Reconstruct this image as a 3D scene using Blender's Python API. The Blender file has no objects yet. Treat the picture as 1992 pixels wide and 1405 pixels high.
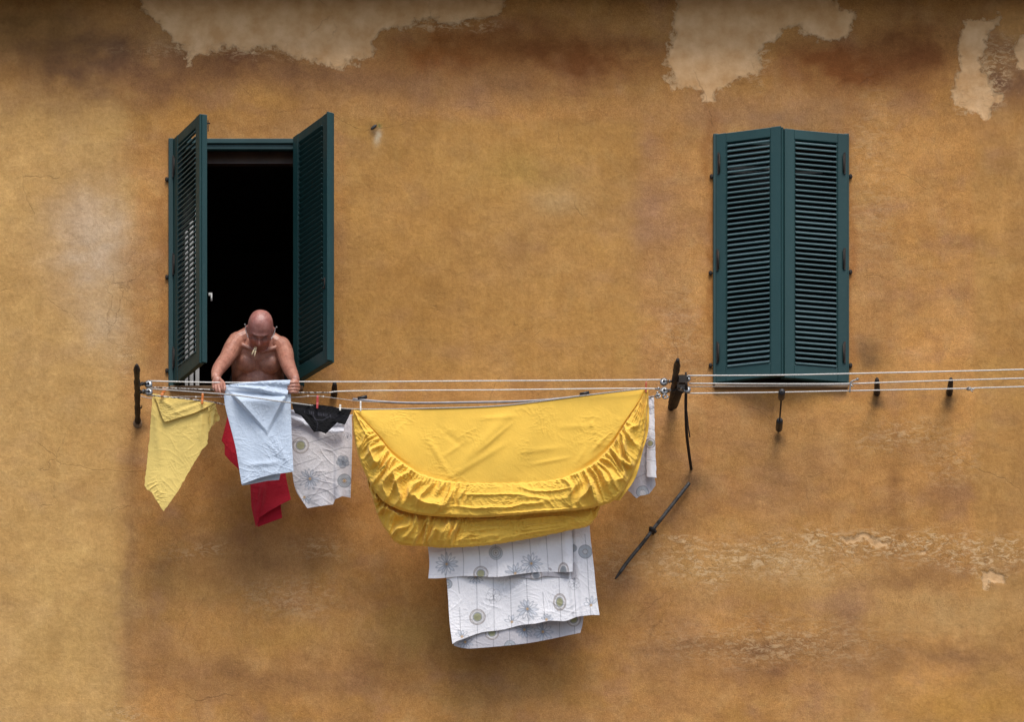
import bpy, math
import numpy as np
from mathutils import Vector, Matrix

# ------------------------------------------------------------------ scene frame
S = bpy.context.scene
COL = S.collection
PPM = 300.0            # photo pixels per metre on the wall plane (y = 0)
D = 25.7               # camera distance from the wall
CAMZ = 1.65
ZC = CAMZ + 9.325
CX = (750 - 996) / PPM
SEED = 11

def U(px, py, d=0.0):
    """photo pixel + distance out of the wall -> world point"""
    X = (px - 996) / PPM
    Z = ZC + (702.5 - py) / PPM
    t = (D - d) / D
    return Vector((CX + (X - CX) * t, -d, CAMZ + (Z - CAMZ) * t))

def Ua(px, py, d):
    X = (px - 996) / PPM
    Z = ZC + (702.5 - py) / PPM
    t = (D - d) / D
    return np.stack([CX + (X - CX) * t, -d + 0 * X, CAMZ + (Z - CAMZ) * t], -1)

def WX(px): return (px - 996) / PPM
def WZ(py): return ZC + (702.5 - py) / PPM

def lin(c):
    c = np.asarray(c, float) / 255.0
    return np.where(c <= 0.04045, c / 12.92, ((c + 0.055) / 1.055) ** 2.4)

def L3(r, g, b):
    v = lin((r, g, b)); return (float(v[0]), float(v[1]), float(v[2]), 1.0)

# ------------------------------------------------------------------ noise
_rng = np.random.RandomState(5)
_perm = _rng.permutation(512)
_ang = _rng.rand(512) * 2 * np.pi
_gx, _gy = np.cos(_ang), np.sin(_ang)

def perlin(x, y, seed=0):
    x = np.asarray(x, float) + seed * 17.31; y = np.asarray(y, float) + seed * 9.77
    xi = np.floor(x).astype(int); yi = np.floor(y).astype(int)
    xf = x - xi; yf = y - yi
    def h(a, b): return _perm[(_perm[a & 511] + b) & 511]
    def g(a, b, fx, fy):
        k = h(a, b); return _gx[k] * fx + _gy[k] * fy
    u = xf ** 3 * (xf * (xf * 6 - 15) + 10); v = yf ** 3 * (yf * (yf * 6 - 15) + 10)
    n00 = g(xi, yi, xf, yf); n10 = g(xi + 1, yi, xf - 1, yf)
    n01 = g(xi, yi + 1, xf, yf - 1); n11 = g(xi + 1, yi + 1, xf - 1, yf - 1)
    return ((n00 * (1 - u) + n10 * u) * (1 - v) + (n01 * (1 - u) + n11 * u) * v) * 1.45

def fbm(x, y, seed=0, o=4):
    r = 0; a = 1; s = 0
    for i in range(o):
        r = r + a * perlin(x * 2 ** i, y * 2 ** i, seed + i * 3); s += a; a *= .5
    return r / s

def ridge(x, y, seed=0, p=2.0):
    return np.clip(1 - np.abs(perlin(x, y, seed)) * 2.2, 0, 1) ** p

def sst(a, b, x):
    t = np.clip((x - a) / (b - a), 0, 1); return t * t * (3 - 2 * t)

# ------------------------------------------------------------------ object helpers
def props(o, label=None, cat=None, group=None, kind=None):
    if label: o['label'] = label
    if cat: o['category'] = cat
    if group: o['group'] = group
    if kind: o['kind'] = kind
    return o

def empty(name, loc, **k):
    o = bpy.data.objects.new(name, None); COL.objects.link(o); o.location = loc
    o.empty_display_size = .05
    bpy.context.view_layer.update()
    return props(o, **k)

def link(name, me, mat, parent=None, **k):
    o = bpy.data.objects.new(name, me); COL.objects.link(o)
    if mat:
        me.materials.clear(); me.materials.append(mat)
    if parent:
        o.parent = parent
        o.matrix_parent_inverse = world_of(parent).inverted()
    return props(o, **k)

def world_of(o):
    m = Matrix.LocRotScale(o.location, o.rotation_euler, o.scale)
    if o.parent: m = world_of(o.parent) @ o.matrix_parent_inverse @ m
    return m

class MB:
    """collects simple solids in world space and links them as one mesh"""
    def __init__(s): s.v = []; s.f = []; s.sm = []
    def add(s, vs, fs, smooth=True):
        n = len(s.v); s.v += [tuple(v) for v in vs]
        s.f += [tuple(i + n for i in f) for f in fs]; s.sm += [smooth] * len(fs)
    def box(s, lo, hi, M=None, bev=0.0):
        x0, y0, z0 = lo; x1, y1, z1 = hi
        vs = [Vector(p) for p in ((x0,y0,z0),(x1,y0,z0),(x1,y1,z0),(x0,y1,z0),(x0,y0,z1),(x1,y0,z1),(x1,y1,z1),(x0,y1,z1))]
        if M is not None: vs = [M @ v for v in vs]
        s.add(vs, [(0,3,2,1),(4,5,6,7),(0,1,5,4),(1,2,6,5),(2,3,7,6),(3,0,4,7)], False)
    def tube(s, pts, rad, n=10, closed=False, caps=True, flat=None):
        pts = [Vector(p) for p in pts]; N = len(pts)
        if not hasattr(rad, '__len__'): rad = [rad] * N
        tang = []
        for i in range(N):
            if closed: t = pts[(i + 1) % N] - pts[(i - 1) % N]
            else: t = pts[min(i + 1, N - 1)] - pts[max(i - 1, 0)]
            tang.append(t.normalized())
        up = Vector((0, 0, 1)) if abs(tang[0].z) < .9 else Vector((1, 0, 0))
        nx = tang[0].cross(up).normalized(); vs = []
        for i in range(N):
            nx = (nx - tang[i] * nx.dot(tang[i])).normalized(); ny = tang[i].cross(nx)
            for k in range(n):
                a = 2 * math.pi * k / n
                fx, fy = (1, 1) if flat is None else flat
                vs.append(pts[i] + (nx * math.cos(a) * fx + ny * math.sin(a) * fy) * rad[i])
        fs = []
        for i in range(N if closed else N - 1):
            j = (i + 1) % N
            for k in range(n):
                l = (k + 1) % n
                fs.append((i*n+k, i*n+l, j*n+l, j*n+k))
        if caps and not closed:
            fs.append(tuple(range(n))[::-1]); fs.append(tuple((N-1)*n + k for k in range(n)))
        s.add(vs, fs, True)
    def capsule(s, pts, rad, n=12):
        """tube with hemispherical ends"""
        pts = [Vector(p) for p in pts]; rad = list(rad)
        a = (pts[0] - pts[1]).normalized(); b = (pts[-1] - pts[-2]).normalized()
        P = []; R = []
        for q in (85, 60, 30):
            P.append(pts[0] + a * rad[0] * math.sin(math.radians(q))); R.append(rad[0] * math.cos(math.radians(q)))
        P += pts; R += rad
        for q in (30, 60, 85):
            P.append(pts[-1] + b * rad[-1] * math.sin(math.radians(q))); R.append(rad[-1] * math.cos(math.radians(q)))
        s.tube(P, R, n)
    def ell(s, c, ax, M=None, nu=24, nv=16):
        vs = []; fs = []
        for j in range(nv + 1):
            th = math.pi * j / nv
            for i in range(nu):
                ph = 2 * math.pi * i / nu
                p = Vector((ax[0]*math.sin(th)*math.cos(ph), ax[1]*math.sin(th)*math.sin(ph), ax[2]*math.cos(th)))
                if M is not None: p = M @ p
                vs.append(Vector(c) + p)
        for j in range(nv):
            for i in range(nu):
                k = (i + 1) % nu
                fs.append((j*nu+i, (j+1)*nu+i, (j+1)*nu+k, j*nu+k))
        s.add(vs, fs, True)
    def lathe(s, c, axis, prof, n=28):
        """prof: (radius, offset along axis)"""
        axis = Vector(axis).normalized()
        up = Vector((0,0,1)) if abs(axis.z) < .9 else Vector((1,0,0))
        ex = axis.cross(up).normalized(); ey = axis.cross(ex); vs = []; fs = []
        for r, h in prof:
            for k in range(n):
                a = 2*math.pi*k/n
                vs.append(Vector(c) + axis*h + (ex*math.cos(a) + ey*math.sin(a))*r)
        for i in range(len(prof) - 1):
            for k in range(n):
                l = (k+1) % n
                fs.append((i*n+k, i*n+l, (i+1)*n+l, (i+1)*n+k))
        s.add(vs, fs, True)
    def mesh(s, name):
        me = bpy.data.meshes.new(name); me.from_pydata(s.v, [], s.f)
        me.polygons.foreach_set('use_smooth', s.sm); me.update(); return me
    def build(s, name, mat, parent=None, bevel=0, rough=0, **k):
        o = link(name, s.mesh(name), mat, parent, **k)
        if bevel:
            m = o.modifiers.new('bevel', 'BEVEL'); m.width = bevel; m.segments = 2; m.limit_method = 'ANGLE'; m.angle_limit = .6
        return o

def rnd_spline(pts, n=24):
    """Catmull-Rom through 3-D points"""
    P = [Vector(p) for p in pts]; P = [P[0]*2 - P[1]] + P + [P[-1]*2 - P[-2]]
    out = []; m = len(P) - 3
    for i in range(n):
        t = i / (n - 1) * m; k = min(int(t), m - 1); f = t - k
        a, b, c, d = P[k], P[k+1], P[k+2], P[k+3]
        out.append(.5*((2*b) + (c-a)*f + (2*a-5*b+4*c-d)*f*f + (3*b-a-3*c+d)*f**3))
    return out

def grid_mesh(name, P, keep=None, cols=None, floats=None, smooth=True):
    nv, nu = P.shape[:2]
    me = bpy.data.meshes.new(name)
    idx = np.arange(nv * nu).reshape(nv, nu)
    F = np.stack([idx[:-1, :-1], idx[1:, :-1], idx[1:, 1:], idx[:-1, 1:]], -1)
    F = F[keep] if keep is not None else F.reshape(-1, 4)
    V = P.reshape(-1, 3)
    used = np.unique(F); remap = np.full(len(V), -1); remap[used] = np.arange(len(used))
    V = V[used]; F = remap[F]
    me.vertices.add(len(V)); me.vertices.foreach_set('co', V.astype(np.float32).ravel())
    me.loops.add(F.size); me.loops.foreach_set('vertex_index', F.astype(np.int32).ravel())
    me.polygons.add(len(F)); me.polygons.foreach_set('loop_start', (np.arange(len(F)) * 4).astype(np.int32))
    me.polygons.foreach_set('loop_total', np.full(len(F), 4, np.int32))
    me.update(calc_edges=True)
    me.polygons.foreach_set('use_smooth', [smooth] * len(F))
    for k, c in (cols or {}).items():
        a = me.color_attributes.new(k, 'FLOAT_COLOR', 'POINT')
        c = c.reshape(-1, 3)[used]
        a.data.foreach_set('color', np.concatenate([c, np.ones((len(c), 1))], 1).astype(np.float32).ravel())
    for k, c in (floats or {}).items():
        a = me.attributes.new(k, 'FLOAT', 'POINT'); a.data.foreach_set('value', c.reshape(-1)[used].astype(np.float32))
    return me

# ------------------------------------------------------------------ materials
class N:
    def __init__(s, name):
        s.m = bpy.data.materials.new(name); s.m.use_nodes = True
        s.t = s.m.node_tree; s.b = s.t.nodes['Principled BSDF']
    def n(s, typ, **k):
        x = s.t.nodes.new(typ)
        for a, b in k.items():
            if a[0] == 'i' and a[1:].isdigit(): x.inputs[int(a[1:])].default_value = b
            else: setattr(x, a, b)
        return x
    def l(s, a, b): s.t.links.new(a, b)
    def noise(s, scale, detail=4, rough=.5, dist=0, vec=None):
        x = s.n('ShaderNodeTexNoise'); x.inputs['Scale'].default_value = scale; x.inputs['Detail'].default_value = detail
        x.inputs['Roughness'].default_value = rough; x.inputs['Distortion'].default_value = dist
        s.l(vec if vec else s.co(), x.inputs['Vector']); return x.outputs['Fac']
    def co(s, scale=None):
        if not hasattr(s, '_c'):
            s._c = s.n('ShaderNodeTexCoord').outputs['Object']
        if scale:
            m = s.n('ShaderNodeMapping'); m.inputs['Scale'].default_value = scale; s.l(s._c, m.inputs['Vector']); return m.outputs[0]
        return s._c
    def ramp(s, fac, stops):
        r = s.n('ShaderNodeValToRGB'); e = r.color_ramp.elements
        while len(e) < len(stops): e.new(.5)
        for q, (p, c) in zip(e, stops):
            q.position = p; q.color = c if hasattr(c, '__len__') else (c, c, c, 1)
        s.l(fac, r.inputs[0]); return r.outputs[0]
    def math(s, op, a, b=None, c=None):
        x = s.n('ShaderNodeMath', operation=op)
        for i, v in enumerate((a, b, c)):
            if v is None: continue
            if hasattr(v, 'node'): s.l(v, x.inputs[i])
            else: x.inputs[i].default_value = v
        return x.outputs[0]
    def mix(s, fac, a, b, blend='MIX'):
        x = s.n('ShaderNodeMix', data_type='RGBA', blend_type=blend)
        for sock, v in ((x.inputs[0], fac), (x.inputs[6], a), (x.inputs[7], b)):
            if hasattr(v, 'node'): s.l(v, sock)
            else: sock.default_value = v
        return x.outputs[2]
    def bump(s, h, strength, dist, nrm=None):
        x = s.n('ShaderNodeBump'); x.inputs['Strength'].default_value = strength; x.inputs['Distance'].default_value = dist
        s.l(h, x.inputs['Height'])
        if nrm is not None: s.l(nrm, x.inputs['Normal'])
        return x.outputs[0]
    def attr(s, name, out='Color'):
        x = s.n('ShaderNodeAttribute', attribute_name=name); return x.outputs[out]
    def set(s, **k):
        for a, v in k.items():
            q = s.b.inputs[{'col': 'Base Color', 'rough': 'Roughness', 'nrm': 'Normal', 'metal': 'Metallic', 'spec': 'Specular IOR Level', 'sheen': 'Sheen Weight', 'sss': 'Subsurface Weight'}[a]]
            if hasattr(v, 'node'): s.l(v, q)
            else: q.default_value = v
        return s.m

M = {}
def paint_mat(name, col, rough=.4, var=.25, scale=9):
    n = N(name); f = n.noise(scale, 6, .65)
    dark = tuple(c * (1 - var) for c in col[:3]) + (1,); light = tuple(min(1, c * (1 + var)) for c in col[:3]) + (1,)
    c = n.ramp(f, [(.3, dark), (.7, light)])
    g = n.noise(140, 3, .6)
    nrm = n.bump(g, .15, .002)
    r = n.ramp(n.noise(25, 4), [(.3, rough * .8), (.7, min(1, rough * 1.25))])
    return n.set(col=c, nrm=nrm, rough=r)

# shutter paint: dark teal, chalky sun wear in streaks
def m_shutter():
    n = N('shutter_paint')
    s = n.noise(3, 5, .6, vec=n.co((1, 1, .15)))
    f = n.noise(35, 5, .7)
    c = n.ramp(s, [(.3, (.006, .034, .035, 1)), (.7, (.010, .050, .052, 1))])
    c = n.mix(n.ramp(f, [(.56, 0), (.75, .45)]), c, (.020, .064, .066, 1))
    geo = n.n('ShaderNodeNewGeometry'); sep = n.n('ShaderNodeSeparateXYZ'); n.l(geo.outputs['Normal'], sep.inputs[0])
    sky_glint = n.math('MULTIPLY', n.ramp(sep.outputs['Z'], [(.25, 0), (.75, 1)]), n.ramp(f, [(.25, .6), (.6, 1)]))
    c = n.mix(n.math('MULTIPLY', sky_glint, .85), c, (.17, .25, .28, 1))  # sky highlight on upward slat faces, painted into the colour
    chips = n.ramp(n.noise(60, 4, .7), [(.74, 0), (.77, 1)])
    c = n.mix(chips, c, (.16, .15, .12, 1))
    return n.set(col=c, rough=n.ramp(f, [(.3, .38), (.7, .55)]), nrm=n.bump(n.noise(90, 3, .6, vec=n.co((1, 1, .1))), .12, .003), spec=.32)
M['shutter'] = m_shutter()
def m_iron():
    n = N('rusty_iron'); f = n.noise(30, 6, .7); g = n.noise(120, 4)
    c = n.ramp(f, [(.35, (.010, .009, .009, 1)), (.6, (.030, .022, .017, 1)), (.75, (.085, .038, .018, 1))])
    return n.set(col=c, rough=.72, metal=.35, nrm=n.bump(g, .5, .004))
M['iron'] = m_iron()
def m_pipe():
    n = N('weathered_iron_rod'); f = n.noise(25, 6, .7)
    c = n.ramp(f, [(.35, (.03, .028, .026, 1)), (.65, (.10, .10, .10, 1)), (.8, (.16, .11, .07, 1))])
    return n.set(col=c, rough=.5, metal=.5, nrm=n.bump(n.noise(90, 4), .4, .004))
M['rod'] = m_pipe()
def m_zinc():
    n = N('galvanised_metal'); f = n.noise(90, 4)
    c = n.ramp(f, [(.35, (.16, .17, .18, 1)), (.7, (.42, .43, .44, 1))])
    return n.set(col=c, rough=.38, metal=.75)
M['zinc'] = m_zinc()
def m_cord(name, a, b, sc=260):
    n = N(name); f = n.noise(sc, 2, .5)
    return n.set(col=n.ramp(f, [(.4, a), (.6, b)]), rough=.6)
M['cord'] = m_cord('white_cord', (.60, .58, .54, 1), (.88, .87, .84, 1))
M['cord_twist'] = m_cord('twisted_cord', (.06, .05, .045, 1), (.62, .60, .56, 1), 70)
M['cord_grey'] = m_cord('grey_cord', (.30, .29, .27, 1), (.60, .58, .54, 1))
M['rail'] = paint_mat('aluminium_tube', (.30, .30, .33), .35, .3, 20)
M['black'] = paint_mat('black_plastic', (.012, .012, .014), .5)
M['peg_orange'] = paint_mat('orange_plastic', (.62, .17, .02), .45, .15)
M['peg_red'] = paint_mat('red_plastic', (.36, .015, .014), .4, .15)
M['peg_rust'] = paint_mat('rust_red_plastic', (.40, .075, .02), .5, .2)
M['peg_white'] = paint_mat('white_plastic', (.74, .72, .66), .45, .1)
M['peg_wood'] = paint_mat('pale_wood', (.70, .58, .36), .6, .15, 60)
M['glass'] = paint_mat('dark_glass', (.02, .022, .025), .08, .1)
M['white_wood'] = paint_mat('white_painted_wood', (.60, .61, .60), .5, .1)
M['brown_wood'] = paint_mat('brown_varnished_wood', (.045, .020, .010), .45, .3)
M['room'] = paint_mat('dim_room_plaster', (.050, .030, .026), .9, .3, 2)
M['white_cloth'] = paint_mat('white_curtain', (.62, .62, .62), .9, .1)
M['stone'] = paint_mat('sill_stone', (.17, .105, .055), .85, .3, 14)
M['roof'] = paint_mat('roof_tile', (.22, .10, .05), .85, .35, 6)
M['paving'] = paint_mat('street_paving', (.16, .15, .14), .85, .25, 1.5)
M['eave'] = paint_mat('unseen_dark_eave_wood', (.040, .024, .012), .85, .35, 6)

def m_wall():
    n = N('ochre_plaster')
    tone = n.attr('tone'); patch = n.attr('patch', 'Fac'); crack = n.attr('crackle', 'Fac')
    sm = n.attr('smooth', 'Fac'); big = n.noise(2.2, 7, .62, .6); mid = n.noise(9, 6, .65, .4); fine = n.noise(42, 6, .75); grain = n.noise(125, 4, .8)
    brush = n.noise(4, 6, .65, 1.2, vec=n.co((1.4, 1, .55)))
    c = n.mix(1, tone, n.ramp(big, [(.3, (.90, .87, .83, 1)), (.7, (1.08, 1.08, 1.08, 1))]), 'MULTIPLY')
    c = n.mix(1, c, n.ramp(mid, [(.3, (.92, .90, .87, 1)), (.7, (1.06, 1.06, 1.06, 1))]), 'MULTIPLY')
    c = n.mix(.8, c, n.ramp(brush, [(.32, (.90, .88, .85, 1)), (.66, (1.08, 1.08, 1.07, 1))]), 'MULTIPLY')
    c = n.mix(1, c, n.ramp(fine, [(.32, (.84, .81, .77, 1)), (.68, (1.13, 1.13, 1.14, 1))]), 'MULTIPLY')
    c = n.mix(n.math('SUBTRACT', 1, n.math('MULTIPLY', sm, .75)), c, n.mix(1, c, n.ramp(grain, [(.3, (.70, .68, .65, 1)), (.7, (1.27, 1.27, 1.27, 1))]), 'MULTIPLY'))
    sme = n.noise(3.2, 7, .66, .5, vec=n.co((.8, 1, 1.2))); sm2 = n.noise(5.5, 7, .72, .9, vec=n.co((1.3, 1, .45)))
    c = n.mix(n.ramp(sme, [(.50, 0), (.72, .45)]), c, n.mix(1, c, (1.22, 1.27, 1.42, 1), 'MULTIPLY'))
    c = n.mix(n.ramp(sm2, [(.54, 0), (.70, .40)]), c, n.mix(1, c, (.84, .78, .74, 1), 'MULTIPLY'))
    # small pale chips and flakes where the paint is crackled
    flake = n.math('MULTIPLY', n.ramp(n.noise(24, 8, .8, .8, vec=n.co((.6, 1, 1.4))), [(.50, 0), (.57, 1)]), n.ramp(crack, [(.12, 0), (.8, 1)]))
    c = n.mix(n.math('MULTIPLY', flake, .78), c, (.66, .46, .25, 1))
    specks = n.ramp(n.noise(34, 3, .6, 0), [(.775, 0), (.80, 1)])
    c = n.mix(n.math('MULTIPLY', specks, .6), c, (.60, .45, .28, 1))
    # bare pale plaster patches: edge = smooth field + noise
    pf = n.math('ADD', patch, n.math('MULTIPLY', n.math('SUBTRACT', n.noise(15, 10, .8, .6), .5), 1.1))
    pm = n.ramp(pf, [(.42, 0), (.58, 1)])
    pcol = n.mix(n.ramp(n.noise(7, 5, .6), [(.35, 0), (.65, 1)]), L3(200, 156, 106), L3(224, 186, 140))
    c = n.mix(n.math('MULTIPLY', pm, .88), c, pcol)
    edge = n.math('MULTIPLY', n.ramp(pf, [(.42, 0), (.50, 1)]), n.ramp(pf, [(.50, 1), (.60, 0)]))
    c = n.mix(n.math('MULTIPLY', edge, n.ramp(fine, [(.4, 0), (.6, .75)])), c, L3(216, 184, 140))
    # relief
    vor = n.n('ShaderNodeTexVoronoi', feature='DISTANCE_TO_EDGE'); vor.inputs['Scale'].default_value = 9
    w = n.n('ShaderNodeTexNoise'); w.inputs['Scale'].default_value = 6; w.inputs['Detail'].default_value = 6; n.l(n.co(), w.inputs['Vector'])
    mx = n.mix(.5, n.co((.5, 1, 1.7)), w.outputs['Color']); n.l(mx, vor.inputs['Vector'])
    cr = n.ramp(vor.outputs['Distance'], [(0, 0), (.035, 1)])
    crk = n.math('MULTIPLY', n.math('SUBTRACT', 1, cr), crack)
    c = n.mix(n.math('MULTIPLY', crk, .22), c, (.14, .075, .03, 1))
    v2 = n.n('ShaderNodeTexVoronoi', feature='DISTANCE_TO_EDGE'); v2.inputs['Scale'].default_value = 1.6
    w2 = n.n('ShaderNodeTexNoise'); w2.inputs['Scale'].default_value = 3; w2.inputs['Detail'].default_value = 8; w2.inputs['Roughness'].default_value = .6; n.l(n.co(), w2.inputs['Vector'])
    n.l(n.mix(.16, n.co(), w2.outputs['Color']), v2.inputs['Vector'])
    hair = n.math('MULTIPLY', n.ramp(v2.outputs['Distance'], [(0, .8), (.0045, 0)]), n.ramp(n.noise(1.7, 4, .6), [(.53, 0), (.60, 1)]))
    c = n.mix(n.math('MULTIPLY', hair, .35), c, (.13, .07, .03, 1))
    h = n.math('ADD', n.math('MULTIPLY', fine, .5), n.math('MULTIPLY', grain, .22))
    h = n.math('ADD', h, n.math('MULTIPLY', mid, .9))
    h = n.math('SUBTRACT', h, n.math('MULTIPLY', pm, .8))
    h = n.math('SUBTRACT', h, n.math('MULTIPLY', crk, .5)); h = n.math('SUBTRACT', h, n.math('MULTIPLY', hair, .35))
    h = n.math('ADD', h, n.math('MULTIPLY', n.math('MULTIPLY', n.noise(30, 8, .8, 1.0), crack), 1.2))
    return n.set(col=c, rough=.93, nrm=n.bump(h, .6, .012), spec=.25)
M['wall'] = m_wall()

def m_cloth(name, col=None, attr=None, rough=.85, weave=.14, sheen=.15, var=.06, trans=0.0):
    n = N(name)
    if attr: c = n.attr(attr)
    else:
        f = n.noise(5, 5, .6)
        c = n.ramp(f, [(.3, tuple(x * (1 - var) for x in col[:3]) + (1,)), (.7, tuple(min(1, x * (1 + var)) for x in col[:3]) + (1,))])
    crease = n.noise(30, 7, .62, 1.8); fine = n.noise(600, 2)
    h = n.math('ADD', crease, n.math('MULTIPLY', fine, .12))
    m = n.set(col=c, rough=rough, nrm=n.bump(h, weave * 3.5, .010), sheen=sheen, spec=.2)
    if trans:
        tr = n.n('ShaderNodeBsdfTranslucent'); n.l(c, tr.inputs[0])
        ms = n.n('ShaderNodeMixShader'); ms.inputs[0].default_value = trans
        n.l(n.b.outputs[0], ms.inputs[1]); n.l(tr.outputs[0], ms.inputs[2])
        n.l(ms.outputs[0], n.t.nodes['Material Output'].inputs['Surface'])
    return m
M['yellow'] = m_cloth('bright_yellow_cotton', (.93, .60, .095), trans=.16, var=.08, weave=.07)
M['pale_yellow'] = m_cloth('pale_yellow_jersey', (.82, .62, .19), trans=.1, weave=.09)
M['blue'] = m_cloth('pale_blue_cotton', (.58, .68, .81), trans=.12)
M['red'] = m_cloth('crimson_jersey', (.40, .009, .024), trans=.06)
M['print'] = m_cloth('printed_white_cotton', attr='print', trans=.12)
M['undies'] = m_cloth('black_jersey', attr='print', sheen=.0, weave=.08)

def m_skin():
    n = N('sunburnt_skin')
    tone = n.attr('tone')
    f = n.noise(28, 6, .65); g = n.noise(170, 3, .6)
    c = n.mix(1, tone, n.ramp(f, [(.3, (.72, .62, .60, 1)), (.7, (1.22, 1.20, 1.16, 1))]), 'MULTIPLY')
    c = n.mix(1, c, n.ramp(g, [(.35, (.86, .83, .82, 1)), (.65, (1.1, 1.1, 1.1, 1))]), 'MULTIPLY')
    n.b.inputs['Subsurface Radius'].default_value = (.012, .005, .003)
    return n.set(col=c, rough=.40, sss=.06, nrm=n.bump(n.math('ADD', f, n.math('MULTIPLY', g, .3)), .55, .007), spec=.55)
M['skin'] = m_skin()

# ------------------------------------------------------------------ WALL
TOPPY = -15
LW = (334, 586, 277, 752)     # opening of the left window in wall pixels: x0 x1 y0 y1
RW = (1393, 1645, 268, 748)
step = 3.0
xs = np.concatenate([np.arange(-3600, -60, 120.), np.arange(-60, 2056, step), np.arange(2100, 5700, 120.)])
ys = np.concatenate([np.arange(-1500, -60, 120.), np.arange(-60, 1466, step), np.arange(1500, 3995, 120.)])
def snap(a, vals):
    a = a.copy()
    for v in vals: a[np.argmin(abs(a - v))] = v
    return a
xs = snap(xs, [LW[0], LW[1], RW[0], RW[1]]); ys = snap(ys, [LW[2], LW[3], RW[2], RW[3]])
PX, PY = np.meshgrid(xs, ys)
wx = PX + 26 * fbm(PX / 110, PY / 110, 1) + 9 * fbm(PX / 25, PY / 25, 2)
wy = PY + 26 * fbm(PX / 110, PY / 110, 7) + 9 * fbm(PX / 25, PY / 25, 8)
tone = np.zeros(PX.shape + (3,)) + lin((186, 131, 68))
def blob(cx, cy, rx, ry, col, s=.6, p=2.0):
    global tone
    q = ((np.abs(wx - cx) / rx) ** p + (np.abs(wy - cy) / ry) ** p)
    w = (min(1, s * 1.3) * np.exp(-q * 1.1) * (.55 + .9 * np.clip(fbm(PX / 70, PY / 45, int(cx) % 50, 4) + .5, 0, 1)))[..., None]
    w = np.clip(w, 0, 1)
    tone = tone * (1 - w) + lin(col) * w
# cloudy limewash
n1 = fbm(PX / 260, PY / 170, 21, 5)[..., None]; n2 = fbm(PX / 120, PY / 90, 33, 5)[..., None]
tone = tone * (1 + .34 * n1) * (1 + np.array([.10, .13, .20]) * n2)
n3 = np.clip(fbm(PX / 300, PY / 300, 44, 4)[..., None] * 1.6, 0, 1)
tone = tone * (1 - .45 * n3) + lin((172, 126, 84)) * .45 * n3
# hue drift: mauve-grey, olive-yellow and orange clouds, brushed streaks
for sd, col, am, sx_, sy_ in ((71, (160, 116, 88), .55, 95, 70), (72, (180, 134, 62), .40, 120, 60), (73, (184, 124, 58), .45, 80, 60), (74, (140, 98, 60), .45, 130, 60), (75, (196, 152, 96), .40, 60, 45), (76, (150, 104, 66), .40, 40, 30), (77, (190, 146, 84), .40, 26, 34)):
    q = np.clip(fbm((PX + 30 * fbm(PX / 80, PY / 80, sd + 5)) / sx_, PY / sy_, sd, 5) * 2.2 - .15, 0, 1)[..., None] * am * .7
    tone = tone * (1 - q) + lin(col) * q
# left bay: smoother, yellower coat
w = (sst(285, 215, PX + 50 * fbm(PX / 80, PY / 80, 5)) * sst(110, 240, PY) * .55)[..., None]
tone = tone * (1 - w) + lin((190, 148, 84)) * w
# central repainted rectangle, right-hand strip
w = (sst(655, 690, PX) * sst(1262, 1232, PX) * sst(222, 245, PY) * sst(760, 720, PY) * .40)[..., None]
tone = tone * (1 - w) + lin((176, 130, 62)) * w
w = (sst(1885, 1905, PX) * sst(250, 330, PY) * .35)[..., None]
tone = tone * (1 - w) + lin((172, 126, 62)) * w
blob(185, 480, 75, 110, (192, 158, 118), .75); blob(150, 420, 60, 50, (190, 154, 112), .5)
blob(215, 640, 45, 70, (186, 150, 106), .6)
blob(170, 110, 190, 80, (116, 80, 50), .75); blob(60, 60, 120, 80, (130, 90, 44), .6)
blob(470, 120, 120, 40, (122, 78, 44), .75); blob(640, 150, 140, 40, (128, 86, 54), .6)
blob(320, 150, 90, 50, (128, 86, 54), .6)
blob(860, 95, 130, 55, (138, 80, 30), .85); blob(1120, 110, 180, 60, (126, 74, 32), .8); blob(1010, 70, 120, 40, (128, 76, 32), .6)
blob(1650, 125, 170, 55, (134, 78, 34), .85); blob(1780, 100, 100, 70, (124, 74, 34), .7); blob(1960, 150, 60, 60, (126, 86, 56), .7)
blob(900, 170, 240, 40, (150, 106, 68), .5); blob(1500, 215, 200, 35, (158, 116, 78), .55)
blob(1270, 420, 60, 90, (160, 116, 80), .5); blob(1300, 560, 50, 50, (182, 136, 84), .4)
blob(1330, 990, 70, 60, (138, 96, 58), .4)
blob(820, 560, 200, 120, (168, 118, 54), .4); blob(1090, 390, 60, 40, (186, 146, 92), .5)
blob(1010, 330, 120, 40, (170, 130, 62), .4)
blob(350, 230, 60, 30, (190, 134, 62), .4); blob(560, 200, 120, 30, (186, 132, 62), .4)
blob(1560, 860, 220, 30, (176, 130, 74), .3)
blob(1740, 960, 26, 110, (146, 98, 50), .6); blob(1840, 970, 60, 40, (148, 102, 60), .4)
blob(1540, 930, 120, 60, (152, 108, 66), .45)
blob(1500, 1110, 230, 55, (192, 146, 86), .55); blob(1830, 1190, 170, 50, (188, 146, 88), .5)
blob(1770, 1130, 90, 25, (142, 98, 56), .55); blob(1650, 1190, 34, 50, (150, 106, 70), .5)
blob(1480, 1255, 200, 26, (140, 96, 56), .6); blob(1800, 1280, 240, 26, (148, 104, 60), .65)
blob(1280, 1270, 60, 80, (142, 100, 62), .55); blob(1500, 1310, 120, 30, (140, 94, 56), .5)
blob(1210, 1120, 60, 60, (150, 106, 68), .5)
blob(1880, 1380, 160, 40, (184, 132, 58), .5)
blob(300, 1280, 70, 70, (156, 110, 66), .5); blob(430, 1310, 120, 50, (146, 102, 60), .5); blob(640, 1330, 180, 26, (142, 98, 56), .55)
blob(700, 1290, 120, 30, (142, 96, 52), .5); blob(250, 1120, 16, 260, (150, 108, 66), .45)
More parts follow.
